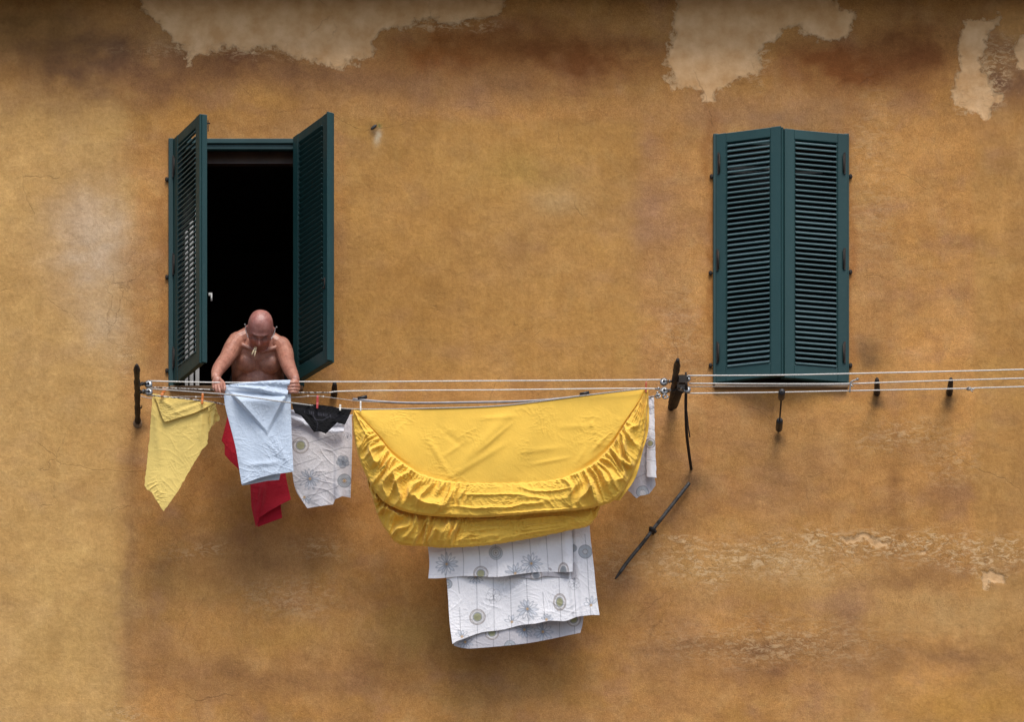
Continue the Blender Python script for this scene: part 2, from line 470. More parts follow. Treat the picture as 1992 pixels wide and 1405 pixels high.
blob(400, 1140, 120, 40, (184, 138, 74), .35); blob(560, 1240, 180, 40, (184, 136, 66), .35)
blob(120, 1180, 100, 200, (192, 148, 82), .35)
blob(470, 1100, 90, 60, (150, 104, 58), .5); blob(560, 1080, 130, 50, (150, 106, 62), .3)  # part of the shade below the laundry is painted into the tone
blob(790, 1230, 60, 40, (184, 138, 70), .5)
# shadows under the wall irons painted into the tone, darker edges beside the shutters
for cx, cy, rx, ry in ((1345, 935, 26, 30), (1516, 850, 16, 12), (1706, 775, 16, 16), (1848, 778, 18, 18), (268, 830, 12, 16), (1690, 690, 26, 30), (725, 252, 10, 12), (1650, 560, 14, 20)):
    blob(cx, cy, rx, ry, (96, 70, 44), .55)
blob(737, 262, 7, 12, (196, 176, 140), .7); blob(738, 243, 5, 4, (110, 116, 60), .7)
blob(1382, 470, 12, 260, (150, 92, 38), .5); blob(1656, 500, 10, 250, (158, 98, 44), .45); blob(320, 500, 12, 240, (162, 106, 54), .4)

tone = tone * np.array([.92, 1.05, 1.32])
w = (sst(275 , 215, PX + 60 * fbm(PX / 90, PY / 90, 5) * sst(1100, 800, PY) + 16 * fbm(PX / 30, PY / 40, 15)) * sst(120, 300, PY))[..., None]
tone = tone * (1 + w * np.array([.08, .11, .15]))
# pale patches: field is ~1 inside, ~0 outside
def poly_field(pts, soft):
    pts = np.array(pts, float); inside = np.zeros(PX.shape, bool); dist = np.full(PX.shape, 1e9)
    X = PX + 22 * fbm(PX / 60, PY / 60, 61) + 9 * fbm(PX / 16, PY / 16, 62, 3); Y = PY + 22 * fbm(PX / 60, PY / 60, 63) + 9 * fbm(PX / 16, PY / 16, 64, 3)
    for i in range(len(pts)):
        a = pts[i]; b = pts[(i + 1) % len(pts)]
        cond = ((a[1] > Y) != (b[1] > Y))
        with np.errstate(divide='ignore', invalid='ignore'):
            xi = (b[0] - a[0]) * (Y - a[1]) / (b[1] - a[1] + 1e-9) + a[0]
        inside ^= cond & (X < xi)
        ab = b - a; t = np.clip(((X - a[0]) * ab[0] + (Y - a[1]) * ab[1]) / (ab @ ab), 0, 1)
        dist = np.minimum(dist, np.hypot(X - a[0] - t * ab[0], Y - a[1] - t * ab[1]))
    sd = np.where(inside, dist, -dist)
    return np.clip(.5 + sd / (2 * soft), 0, 1)
patch = np.zeros(PX.shape)
for pts, soft in (
    ([(265, -40), (285, 20), (322, 50), (345, 85), (370, 122), (392, 104), (430, 90), (480, 88), (530, 92), (560, 106), (600, 110), (655, 126), (690, 118), (722, 104), (728, 78), (742, 62), (775, 48), (830, 40), (900, 42), (975, 22), (1000, -40)], 26),
    ([(1322, -20), (1312, 60), (1298, 92), (1306, 130), (1312, 178), (1322, 168), (1345, 168), (1360, 188), (1388, 194), (1402, 176), (1440, 150), (1470, 146), (1478, 118), (1490, 82), (1530, 60), (1552, 50), (1570, 72), (1620, 80), (1640, 76), (1662, 44), (1662, 28), (1600, -20)], 26),
    ([(1880, 40), (1866, 76), (1872, 120), (1862, 175), (1850, 205), (1872, 216), (1920, 218), (1945, 190), (1920, 150), (1914, 110), (1920, 60), (1950, 30)], 20),
    ([(1960, 88), (1976, 120), (2000, 128), (2060, 120), (2060, 60), (1990, 70)], 12),
    ([(1908, 1112), (1912, 1142), (1962, 1142), (1964, 1122), (1940, 1112)], 9),
    ([(1640, 1045), (1660, 1066), (1730, 1068), (1738, 1050), (1700, 1044)], 10),
    ([(1780, 1070), (1800, 1076), (1812, 1064), (1790, 1060)], 8)):
    patch = np.maximum(patch, poly_field(pts, soft) * (1.0 if pts[0][1] < 300 else .72))
crackle = np.zeros(PX.shape)
def cblob(cx, cy, rx, ry, s):
    global crackle
    crackle = np.maximum(crackle, s * np.exp(-(((wx - cx) / rx) ** 2 + ((wy - cy) / ry) ** 2)))
for a in ((1450, 1090, 240, 45, .8), (1700, 1062, 300, 28, 1.), (1900, 1075, 140, 40, 1.), (1330, 1050, 60, 10, .9), (1500, 1060, 120, 10, 1.), (1380, 1110, 40, 40, 1.), (1500, 1250, 260, 60, .5), (560, 1160, 120, 50, .5), (620, 1070, 60, 30, .6),
          (390, 1070, 90, 16, .5), (1320, 640, 60, 120, .35), (1760, 850, 120, 40, .5), (1850, 900, 60, 60, .4), (450, 100, 260, 22, .5), (1470, 120, 20, 50, .8), (1935, 150, 24, 60, 1.), (1870, 190, 24, 30, 1.),
          (880, 50, 100, 14, .7), (1700, 330, 60, 260, .3), (1200, 1100, 70, 60, .4), (1960, 100, 60, 40, .6), (235, 700, 20, 40, .5), (240, 1390, 40, 20, .6), (1250, 960, 60, 40, .3)):
    cblob(*a)
smooth = np.clip(sst(262, 226, PX) + sst(655, 690, PX) * sst(1262, 1232, PX) * sst(222, 245, PY) * sst(760, 720, PY) + sst(1885, 1905, PX) + sst(1600, 1640, PX) * sst(1180, 1220, PY), 0, 1)
relief = .004 * fbm(PX / 90, PY / 90, 3) + .0022 * fbm(PX / 22, PY / 22, 4, 3) - .0055 * sst(.40, .60, patch + .25 * fbm(PX / 12, PY / 12, 6, 3)) + .0016 * crackle * fbm(PX / 7, PY / 7, 9, 3)
P = Ua(PX, PY, 0 * PX); P[..., 1] = -relief
# keep the wall flat where frames sit on it
for (x0, x1, y0, y1) in (LW, RW):
    dx = np.maximum(np.maximum(x0 - PX, PX - x1), 0); dy = np.maximum(np.maximum(y0 - PY, PY - y1), 0)
    k = sst(6, 22, np.hypot(dx, dy)); P[..., 1] *= k
cxm = (PX[:-1, :-1] + PX[1:, 1:]) / 2; cym = (PY[:-1, :-1] + PY[1:, 1:]) / 2
keep = np.ones(cxm.shape, bool)
for (x0, x1, y0, y1) in (LW, RW): keep &= ~((cxm > x0) & (cxm < x1) & (cym > y0) & (cym < y1))
bld = empty('building', (0, .3, 0), label='old ochre plastered house front with peeling pale patches and two green shuttered windows', cat='building')
link('wall', grid_mesh('wall', P, keep, {'tone': np.clip(tone, 0, 1)}, {'patch': patch, 'crackle': crackle, 'smooth': smooth}), M['wall'], bld)

# ------------------------------------------------------------------ unseen eave / roof above, cornice overhang shaped to darken the wall top
zt = WZ(TOPPY)
mb = MB()
mb.box((-11.8, -.33, zt), (11.8, .12, zt + .05))
mb.box((-11.8, -.27, zt - .045), (11.8, -.012, zt - .003))
mb.build('shade_cornice', M['eave'], bld, bevel=.01)
mb = MB()
for i in range(64):
    x = -11.7 + i * .37
    if i % 2 == 0: rb = MB(); rb.box((x, -.40, zt + .053), (x + .11, -.0, zt + .16)); rb.build('unseen_rafter', M['eave'], bld)
mb = MB()
mb.add([(-12, -.44, zt + .163), (12, -.44, zt + .163), (12, 4, zt + 1.6), (-12, 4, zt + 1.6), (-12, -.44, zt + .23), (12, -.44, zt + .23), (12, 4, zt + 1.67), (-12, 4, zt + 1.67)],
       [(0,3,2,1),(4,5,6,7),(0,1,5,4),(1,2,6,5),(2,3,7,6),(3,0,4,7)], False)
mb.build('roof', M['roof'], bld)

# ------------------------------------------------------------------ windows
def leaf(parent, hinge_px, top_py, bot_py, ang, side, label=None, fit=.035, w=.427):
    """louvred leaf. side=+1: hinge on the left, leaf runs to +x when closed; -1: mirror. ang = opening angle."""
    z1 = WZ(top_py); z0 = WZ(bot_py); h = z1 - z0; th = fit
    mb = MB(); st = .066; tr = .062; br = .088
    def T(x, y, z):     # local: x from hinge, y = 0 outer face .. th inner face
        a = math.radians(ang)
        # closed: outer face looks to -Y.  rotate about the hinge so the tip swings to -Y
        X = x * math.cos(a) + y * math.sin(a)
        Y = -x * math.sin(a) + y * math.cos(a)
        return Vector((WX(hinge_px) + side * X, -.028 + Y, z0 + z))
    def bx(x0, x1, y0, y1, zz0, zz1):
        vs = [T(x, y, z) for z in (zz0, zz1) for (x, y) in ((x0, y0), (x1, y0), (x1, y1), (x0, y1))]
        f = [(0,3,2,1),(4,5,6,7),(0,1,5,4),(1,2,6,5),(2,3,7,6),(3,0,4,7)]
        if side < 0: f = [q[::-1] for q in f]
        mb.add(vs, f, False)
    bx(0, st, 0, th, 0, h); bx(w - st, w, 0, th, 0, h)
    bx(st, w - st, .0015, th - .0015, h - tr, h - .001); bx(st, w - st, .0015, th - .0015, .001, br)
    # closing strip on the free edge
    bx(w, w + .012, th * .35, th + .012, .004, h - .004)
    # bead round the louvres
    for (a0, a1, c0, c1) in ((st, st + .008, br, h - tr), (w - st - .008, w - st, br, h - tr)):
        bx(a0, a1, .005, th - .005, c0, c1)
    n = 43; pitch = (h - tr - br) / n
    for i in range(n):
        zc = br + (i + .5) * pitch
        jit = .0015 * math.sin(i * 12.9 + side)
        hy = th * .62; ty = .0052
        # slat slopes down to the outside
        y0, y1 = th * .5 - hy, th * .5 + hy
        sl = .0175 + jit
        pts = [(y0, zc - sl), (y1, zc + sl - .004), (y1, zc + sl + ty - .002), (y0, zc - sl + ty * 2)]
        vs = [T(x, y, z) for x in (st + .008, w - st - .008) for (y, z) in pts]
        f = [(0,1,2,3),(7,6,5,4),(0,4,5,1),(1,5,6,2),(2,6,7,3),(3,7,4,0)]
        if side > 0: f = [q[::-1] for q in f]
        mb.add(vs, f, False)
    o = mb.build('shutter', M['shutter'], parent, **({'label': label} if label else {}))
    m = o.modifiers.new('bevel', 'BEVEL'); m.width = .0022; m.segments = 1; m.limit_method = 'ANGLE'; m.angle_limit = .9
    return T

def window(op, label, reveal=.16):
    x0, x1, y0, y1 = op
    mb = MB()
    f = 6 / PPM
    X0, X1, Z1, Z0 = WX(x0), WX(x1), WZ(y0), WZ(y1)
    o = .022
    # frame: outer flange proud of the plaster + inner lining
    for (a, b, c, d) in ((X0 - f, X0 + .012, Z0 - .004, Z1 + f), (X1 - .012, X1 + f, Z0 - .004, Z1 + f)):
        mb.box((a, -o, c), (b, -.001, d))
    mb.box((X0 + .012, -o + .002, Z1 - .012), (X1 - .012, -.001, Z1 + f - .001))
    mb.box((X0 + .012, -.004, Z1 - .045), (X1 - .012, .03, Z1 - .0135))
    mb.box((X0 + .001, .001, Z0), (X0 + .018, .05, Z1 - .014)); mb.box((X1 - .018, .001, Z0), (X1 - .001, .05, Z1 - .014))
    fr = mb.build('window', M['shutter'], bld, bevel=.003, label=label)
    # reveal
    r = MB()
    t = .05; y = reveal
    r.box((X0 - t, .002, Z0 - t), (X0, y, Z1 + t)); r.box((X1, .002, Z0 - t), (X1 + t, y, Z1 + t))
    r.box((X0, .002, Z1), (X1, y, Z1 + t))
    r.build('reveal', M['stone'], fr)
    s = MB(); s.box((X0 - .012, -.035, Z0 - .032), (X1 + .012, y, Z0 - .005)); s.build('sill', M['stone'], fr, bevel=.004)
    return fr, X0, X1, Z0, Z1

lw, X0, X1, Z0, Z1 = window(LW, 'open window with the bare chested man leaning out')
leaf(lw, 338, 273, 751, 64, 1, label='left shutter swung outward', fit=.036)
TR_ = leaf(lw, 582, 273, 751, 121, -1, label='right shutter swung wide open past the frame', fit=.046, w=.452)
# inner wooden casement head and white casement leaf folded inside on the left
mb = MB()
mb.box((X0 + .02, .10, Z1 - .095), (X1 - .02, .15, Z1 - .016))
mb.build('casement_head', M['brown_wood'], lw, bevel=.003)
mb = MB(); mb.box((X0 + .02, .088, Z1 - .100), (X1 - .02, .099, Z1 - .096)); mb.build('casement_bead', M['brown_wood'], lw)
mb = MB()
a, b = WX(358), WX(386)
mb.box((a, .10, Z0 + .0), (a + .02, .14, Z0 + 1.05)); mb.box((a + .03, .11, Z0), (a + .055, .14, Z0 + 1.12)); mb.box((a + .068, .10, Z0), (b, .14, Z0 + 1.2))
mb.build('casement', M['white_wood'], lw, bevel=.003)
# white turn handle on the inner frame
mb = MB(); q = U(409, 580, -.08)
mb.box((q.x - .010, q.y - .02, q.z + .012), (q.x + .014, q.y, q.z + .028)); mb.tube([q + Vector((.008, -.016, .02)), q + Vector((.009, -.018, -.025))], .006, 8)
mb.build('handle', M['white_wood'], lw)
# latch on the right leaf and bolt on the left leaf
mb = MB(); p = TR_(.39, .05, 0); zz = WZ(575) - .10
for dz in (0, .05): mb.tube([Vector((p.x - .002, p.y - .004, zz + dz)), Vector((p.x + .016, p.y - .018, zz + dz))], .005, 8)
mb.tube([Vector((p.x + .014, p.y - .016, zz - .012)), Vector((p.x + .014, p.y - .016, zz + .062))], .006, 8)
mb.build('latch', M['iron'], lw)
mb = MB(); q = U(402, 240, .36); mb.tube([q, q + Vector((.022, -.004, 0))], .005, 8); mb.box((q.x + .006, q.y - .006, q.z - .05), (q.x + .012, q.y + .004, q.z + .02))
mb.build('bolt', M['iron'], lw)

rw, X0r, X1r, Z0r, Z1r = window(RW, 'window with its green louvred shutters pushed almost shut')
leaf(rw, 1392, 264, 747, 17.5, 1, label='left shutter standing slightly ajar', fit=.036)
leaf(rw, 1648, 264, 747, 12, -1, label='right shutter almost closed', fit=.036)
mb = MB(); mb.box((X0r + .02, .06, Z0r), (X0r + .07, .11, Z1r - .02)); mb.box((X1r - .07, .06, Z0r), (X1r - .02, .11, Z1r - .02))
mb.box((X0r + .07, .062, Z1r - .09), (X1r - .07, .108, Z1r - .02)); mb.box((X0r + .07, .062, Z0r), (X1r - .07, .108, Z0r + .08)); mb.box((-.03 + (X0r + X1r) / 2, .0615, Z0r + .08), (.03 + (X0r + X1r) / 2, .1085, Z1r - .09))
mb.build('casement', M['brown_wood'], rw, bevel=.003)
mb = MB(); mb.box((X0r + .07, .082, Z0r + .08), (X1r - .07, .088, Z1r - .09)); mb.build('pane', M['glass'], rw)
mb = MB(); mb.box((WX(1412), -.012, WZ(330)), (WX(1500), .0, WZ(325))); mb.box((WX(1420), -.010, WZ(337)), (WX(1600), .002, WZ(334)))
mb.build('blind_rail', M['white_wood'], rw)

def hinges(fr, specs):
    for (px, py, s) in specs:
        mb = MB(); q = U(px, py, .0)
        mb.box((q.x + s * .028 - .005, -.040, q.z - .07), (q.x + s * .028 + .007, -.0225, q.z + .07))
        mb.tube([Vector((q.x + s * .034, -.044, q.z - .06)), Vector((q.x + s * .034, -.044, q.z + .055))], .006, 8)
        mb.tube([Vector((q.x + s * .02, -.012, q.z - .075)), Vector((q.x - s * .012, -.010, q.z - .075))], .005, 8)
        mb.ell(Vector((q.x - s * .014, -.012, q.z - .075)), (.012, .010, .016))
        mb.build('hinge', M['iron'], fr)
hinges(lw, ((329, 328, 1), (329, 518, 1), (329, 700, 1), (590, 700, -1), (590, 328, -1)))
hinges(rw, ((1388, 322, 1), (1386, 510, 1), (1386, 690, 1), (1650, 322, -1), (1650, 508, -1), (1650, 690, -1)))

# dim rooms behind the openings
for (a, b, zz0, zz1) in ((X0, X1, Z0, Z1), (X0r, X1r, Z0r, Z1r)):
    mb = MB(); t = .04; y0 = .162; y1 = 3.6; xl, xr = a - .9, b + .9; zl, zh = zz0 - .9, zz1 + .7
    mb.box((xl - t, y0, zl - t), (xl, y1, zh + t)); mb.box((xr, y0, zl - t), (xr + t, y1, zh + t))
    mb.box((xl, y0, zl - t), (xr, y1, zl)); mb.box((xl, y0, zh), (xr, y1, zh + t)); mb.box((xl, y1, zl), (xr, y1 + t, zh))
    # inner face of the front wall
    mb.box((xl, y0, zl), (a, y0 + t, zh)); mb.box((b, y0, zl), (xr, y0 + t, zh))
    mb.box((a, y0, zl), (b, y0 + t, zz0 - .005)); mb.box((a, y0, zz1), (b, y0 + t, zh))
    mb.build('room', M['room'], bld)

# hole with a bird-dropping smear in the plaster
mb = MB(); q = U(727, 247, 0)
Mx = Matrix.Rotation(math.radians(-38), 4, 'Y')
mb.ell(q + Vector((0, -.003, 0)), (.024, .0035, .009), Mx.to_3x3(), 16, 10)
mb.build('plaster_hole', M['black'], bld)

# ------------------------------------------------------------------ cloth helpers
def cur(pts, n, smooth=True):
    p = np.array(pts, float)
    if smooth and len(p) > 2:
        q = np.vstack([2*p[0]-p[1], p, 2*p[-1]-p[-2]]); out = []
        for k in range(len(p) - 1):
            a, b, c, d = q[k:k+4]; f = np.linspace(0, 1, 24, endpoint=False)[:, None]
            out.append(.5*((2*b)+(c-a)*f+(2*a-5*b+4*c-d)*f*f+(3*b-a-3*c+d)*f**3))
        p = np.vstack(out + [p[-1:]])
    s = np.r_[0, np.cumsum(np.hypot(*np.diff(p, axis=0).T))]; s /= s[-1]
    t = np.linspace(0, 1, n)
    return np.stack([np.interp(t, s, p[:, 0]), np.interp(t, s, p[:, 1])], -1)

def coons(top, bot, left, right, nu, nv, smooth=(True, True, True, True)):
    T, B = cur(top, nu, smooth[0]), cur(bot, nu, smooth[1]); Lf, R = cur(left, nv, smooth[2]), cur(right, nv, smooth[3])
    u = np.linspace(0, 1, nu)[None, :, None]; v = np.linspace(0, 1, nv)[:, None, None]
    g = (1-v)*T[None] + v*B[None] + (1-u)*Lf[:, None] + u*R[:, None]
    g = g - ((1-u)*(1-v)*T[0] + u*(1-v)*T[-1] + (1-u)*v*B[0] + u*v*B[-1])
    return g[..., 0], g[..., 1], np.broadcast_to(u[..., 0], (nv, nu)), np.broadcast_to(v[..., 0], (nv, nu))

def wrinkle(x, y, seed, amp=.003, sc=1.0):
    """creases of damp cotton in photo pixels"""
    r = 0
    for k, (a, s1, s2, am) in enumerate(((.5, 60, 16, 1.0), (-.7, 70, 18, .9), (1.3, 46, 11, .55), (-.1, 40, 9, .5), (2.3, 30, 7, .35))):
        c, s = math.cos(a), math.sin(a)
        wxx = x + 9 * perlin(x / 40, y / 40, seed + k); wyy = y + 9 * perlin(x / 40, y / 40, seed + k + 50)
        m = np.clip(perlin(x / 55, y / 55, seed + 90 + k) + .25, 0, 1)
        r = r + am * m * ridge((c*wxx + s*wyy) / (s1*sc), (-s*wxx + c*wyy) / (s2*sc), seed + 7*k, 3)
    return amp * r

def sheet(name, X, Y, d, mat, parent=None, cols=None, thick=.0018, jag=0, seed=0, **k):
    if jag:
        X = X + jag * perlin(X / 9, Y / 9, seed); Y = Y + jag * perlin(X / 9, Y / 9, seed + 5)
    P = Ua(X, Y, d); P[..., 1] = -d
    me = grid_mesh(name, P, None, cols)
    o = link(name, me, mat, parent, **k)
    m = o.modifiers.new('thickness', 'SOLIDIFY'); m.thickness = thick; m.offset = 0
    return o

# ---- printed pattern -------------------------------------------------------
INK = lin((88, 92, 104)); GREY = lin((150, 160, 172)); BLUEG = lin((120, 140, 165)); OCH = lin((196, 150, 70)); OLIVE = lin((166, 164, 104)); BRN = lin((112, 88, 76))
class Print:
    def __init__(s, X, Y, base=(246, 246, 250)):
        s.X, s.Y = X, Y; s.c = np.zeros(X.shape + (3,)) + lin(base)
    def put(s, m, col, a=1.0):
        m = np.clip(m, 0, 1)[..., None] * a; m = m * .80; s.c = s.c * (1 - m) + np.asarray(col) * m
    def line(s, a, b, w=1.2, col=INK, al=.68):
        a = np.array(a, float); b = np.array(b, float); ab = b - a
        t = np.clip(((s.X-a[0])*ab[0] + (s.Y-a[1])*ab[1]) / (ab @ ab), 0, 1)
        d = np.hypot(s.X-a[0]-t*ab[0], s.Y-a[1]-t*ab[1]); s.put(w/2 + .5 - d, col, al)
    def pline(s, pts, **k):
        for a, b in zip(pts[:-1], pts[1:]): s.line(a, b, **k)
    def polar(s, c, sx=1.0, sy=1.0):
        dx = (s.X - c[0]) / sx; dy = (s.Y - c[1]) / sy
        return np.hypot(dx, dy), np.arctan2(dy, dx)
    def ring(s, c, r, w=1.3, col=INK, sx=1, sy=1, al=.7):
        q, _ = s.polar(c, sx, sy); s.put(w/2 + .5 - abs(q - r), col, al)
    def disc(s, c, r, col, sx=1, sy=1, al=.9):
        q, _ = s.polar(c, sx, sy); s.put(r + .5 - q, col, al)
    def daisy(s, c, r, n=13, lo=-7, hi=7, al=.8, fill=True):
        rr = np.random.RandomState(int(c[0] * 7 + c[1]))
        for k in range(n):
            t = -math.pi + (k + .5) * 2 * math.pi / n + rr.uniform(-.06, .06)
            if not (lo < t < hi): continue
            L = r * rr.uniform(.82, 1.08) / 2; W = r * (2.0 / n) * rr.uniform(.75, 1.0)
            px, py = c[0] + math.cos(t) * (L + 2.4), c[1] + math.sin(t) * (L + 2.4)
            dx, dy = s.X - px, s.Y - py
            a_ = dx * math.cos(t) + dy * math.sin(t); b_ = -dx * math.sin(t) + dy * math.cos(t)
            q = np.hypot(a_ / (L - 1.2), b_ / W)
            if fill and rr.rand() < .6: s.put((1 - q) * 6, lin((176, 190, 208)) if rr.rand() < .8 else lin((130, 148, 168)), .45)
            s.put(.5 + .5 - np.abs(q - 1) * W * .95, BLUEG * .6, al * .75)
        s.disc(c, 2.6, OCH)
    def egg(s, c, r, sy=1.0, colin=OLIVE):
        q, a = s.polar(c, 1, sy)
        s.disc(c, r, lin((222, 220, 220)), 1, sy); s.ring(c, r, 1.8, BRN, 1, sy)
        s.put(.9 - abs(q - r * (.80 + .10 * np.abs(np.sin(a * 2.5)))), BRN, .8)
        s.disc(c, r * .58, GREY, 1, sy); s.disc(c, r * .50, colin, 1, sy); s.ring(c, r * .58, 1.2, INK, 1, sy)
    def target(s, c, r, al=.9):
        s.disc(c, r, lin((190, 198, 206)), al=al); s.ring(c, r, 1.2, GREY * .6); s.ring(c, r * .72, 1.6, INK, al=.6); s.disc(c, r * .38, lin((225, 225, 225))); s.ring(c, r * .38, 1.2, BRN); s.disc(c, r * .14, BRN)
    def button(s, c, r):
        s.disc(c, r, lin((160, 170, 178))); s.ring(c, r, 1.4, INK); s.disc(c, r * .34, lin((215, 215, 215))); s.ring(c, r * .36, 1.2, BRN)
    def cloud(s, c, r, dark=False):
        for k in range(5):
            a = k * 1.257 + .4; p = (c[0] + math.cos(a) * r * .5, c[1] + math.sin(a) * r * .5)
            if dark: s.disc(p, r * .5, lin((132, 144, 158)), al=.8)
            s.ring(p, r * .5, .9, INK, al=.5)
        s.line((c[0] - r * .2, c[1] - r * .3), (c[0] + r * .2, c[1] + r * .5), .8); s.line((c[0] + r * .1, c[1] - r * .4), (c[0] - r * .1, c[1] + r * .5), .8)

# ================================================================== LAUNDRY
# -- bright yellow fitted sheet
DY = .52
top = [(687, 798), (760, 797), (850, 795.5), (981, 790.5), (1060, 782), (1142, 770.5), (1200, 764), (1254, 758)]
seam = [(690, 800), (712, 822), (737, 850), (762, 882), (795, 908), (830, 926), (878, 937), (960, 940), (1040, 938), (1095, 929), (1150, 904), (1188, 868), (1216, 824), (1238, 790), (1256, 760)]
edge = [(686.5, 799), (688, 840), (698, 890), (716, 932), (740, 970), (768, 988), (812, 1001), (890, 1007), (960, 1006), (1040, 999), (1120, 993), (1165, 985), (1198, 972), (1222, 938), (1243, 890), (1254, 850), (1259, 800), (1259, 761)]
nu, nv = 520, 170
T_, S_, E_ = cur(top, nu), cur(seam, nu), cur(edge, nu)
uu = np.linspace(0, 1, nu)[None, :]; v1 = np.linspace(0, 1, nv)[:, None]
# main smooth half-disc
Xa = T_[None, :, 0] * (1-v1) + S_[None, :, 0] * v1; Ya = T_[None, :, 1] * (1-v1) + S_[None, :, 1] * v1
da = DY + .010 * np.sin(math.pi * v1) * np.ones_like(uu)
da = da + (wrinkle(Xa, Ya, 3, .0040) + wrinkle(Xa, Ya, 5, .0022, .4)) * sst(-.1, .35, fbm(Xa / 90, Ya / 70, 19, 2)) * sst(0, .06, v1)
def crease(X, Y, a, b, w, h):
    a = np.array(a, float); b = np.array(b, float); ab = b - a
    t = ((X-a[0])*ab[0] + (Y-a[1])*ab[1]) / (ab @ ab); tc = np.clip(t, 0, 1)
    dd = (X-a[0]-tc*ab[0])*(-ab[1]) + (Y-a[1]-tc*ab[1])*ab[0]; dd = dd / math.sqrt(ab @ ab)
    r = np.hypot(X-a[0]-tc*ab[0], Y-a[1]-tc*ab[1])
    return h * np.exp(-(r / w) ** 2) * np.sin(math.pi * np.clip(t, .02, .98)) ** .5
for (a, b, w, h) in (((1000, 795), (880, 925), 12, .012), ((990, 860), (875, 930), 6, .006), ((1190, 800), (1130, 905), 20, .010), ((1060, 800), (985, 935), 22, .008), ((830, 850), (875, 925), 6, .006),
                     ((700, 806), (800, 905), 16, .010), ((850, 830), (900, 870), 6, -.004), ((1256, 762), (1180, 880), 10, .014), ((1240, 775), (1130, 915), 12, .008), ((1080, 830), (1160, 830), 6, .004),
                     ((1150, 820), (1152, 832), 4, .006), ((1140, 870), (1120, 905), 5, .005), ((930, 815), (1010, 810), 5, .004), ((1010, 880), (1100, 870), 6, .004), ((1030, 905), (1110, 890), 4, .004),
                     ((905, 860), (860, 890), 4, .004), ((1000, 820), (930, 880), 4, .005), ((1178, 850), (1150, 880), 4, .005), ((735, 815), (820, 880), 22, .007)):
    da = da + crease(Xa, Ya, a, b, w, h) * sst(0, .12, v1) * sst(1.0, .93, v1)
ys_ = empty('bed_sheet', U(970, 796, DY), label='large bright yellow fitted sheet with gathered edge hanging in a wide half circle', cat='bed sheet')
sheet('top_panel', Xa, Ya, da, M['yellow'], ys_)
# hem cord along the seam
mb = MB(); mb.tube([U(x, y, DY + .003) for x, y in cur(seam, 90)], .0024, 6); mb.build('piping', M['yellow'], ys_)
# ruffle
def bell(u, a, b, s=.06): return sst(a - s, a + s, u) * sst(b + s, b - s, u)
def ruffle(Tc, Ec, seed, g, base, A=.016, nvv=120, sag=.02):
    nuu = Tc.shape[0]
    u = np.linspace(0, 1, nuu)[None, :]; v = np.linspace(0, 1, nvv)[:, None]
    bulge = np.sin(math.pi * np.clip(v, 0, 1)) ** .7
    X = Tc[None, :, 0] * (1-v) + Ec[None, :, 0] * v; Y = Tc[None, :, 1] * (1-v) + Ec[None, :, 1] * v
    warp = .7 * perlin(u * 14, v * 1.3, seed)
    gg = g(u)
    fine = ridge(u * 80 + warp, v * .7, seed + 1, 1.6) * np.exp(-v * 3.2)
    midf = ridge(u * 38 + warp, v * .55 + .2, seed + 2, 2.4) * np.exp(-((v - .30) / .50) ** 2)
    wide = ridge(u * 19 + warp * 1.2, v * .8, seed + 3, 1.9) * sst(.05, .4, v) * (1 - .5 * sst(.75, 1, v))
    swag = ridge(u * 5 + .5 * warp, v * 4.2 - 2.5 * (u - .5) ** 2, seed + 5, 1.8) * sst(0, .2, v) * sst(1.02, .9, v)
    facet = wrinkle(X, Y, seed + 8, .0070, .5) + wrinkle(X, Y, seed + 48, .0035, .28)
    d = base + sag * bulge + A * gg * (.38 * fine + .75 * midf + 1.0 * wide) * sst(0, .04, v) + (.016 * np.clip(1 - gg * 1.1, .0, 1)) * swag + facet * sst(0, .05, v)
    # turned-in elastic hem
    d = d - .018 * sst(.93, 1.0, v)
    return X, Y, d
g1 = lambda u: .12 + bell(u, .08, .37, .05) * .95 + bell(u, .66, .90, .04) * .95
Xb, Yb, db = ruffle(S_, E_, 12, g1, DY + .002, .052, 150, .016)
sheet('gathered_side', Xb, Yb, db, M['yellow'], ys_, jag=1.0, seed=3)
# second layer (far half of the sheet) showing below
up2 = [(690, 815), (712, 905), (738, 950), (770, 975), (812, 990), (890, 996), (960, 995), (1040, 988), (1120, 980), (1155, 972), (1168, 962)]
lo2 = [(690, 820), (712, 925), (723, 962), (736, 1005), (754, 1036), (776, 1059), (820, 1063), (868, 1066), (950, 1061), (1050, 1045), (1118, 1030), (1144, 1024), (1160, 1006), (1168, 985)]
g2 = lambda u: .18 + bell(u, .16, .55, .05) * 1.0 + bell(u, .90, .97, .02) * .5
Xc, Yc, dc = ruffle(cur(up2, 420), cur(lo2, 420), 31, g2, DY - .10, .050, 120, .018)
sheet('far_side', Xc, Yc, dc, M['yellow'], ys_, jag=1.0, seed=9)
# back layer sheet from the line down behind the front (closes the fold over the line)
Xd, Yd, ud, vd = coons([(689, 798), (850, 795.5), (981, 790.5), (1142, 770.5), (1252, 758)], [(712, 905), (770, 965), (890, 985), (1040, 975), (1168, 955)], [(689, 798), (700, 850), (712, 905)], [(1252, 758), (1230, 860), (1168, 955)], 120, 60)
sheet('back_panel', Xd, Yd, DY - .004 - .08 * sst(0, .5, vd) + wrinkle(Xd, Yd, 77, .003), M['yellow'], ys_)
# thin side edge fold on the right
Xe, Ye, ue, ve = coons([(1250, 761), (1262, 758)], [(1196, 975), (1204, 974)], [(1256, 762), (1254, 830), (1240, 890), (1196, 974)], [(1261, 758), (1262, 830), (1250, 880), (1236, 930), (1206, 974)], 14, 120)
sheet('edge_fold', Xe, Ye, DY - .022 + .006 * np.sin(ve * 30) + .004 * ue, M['yellow'], ys_)

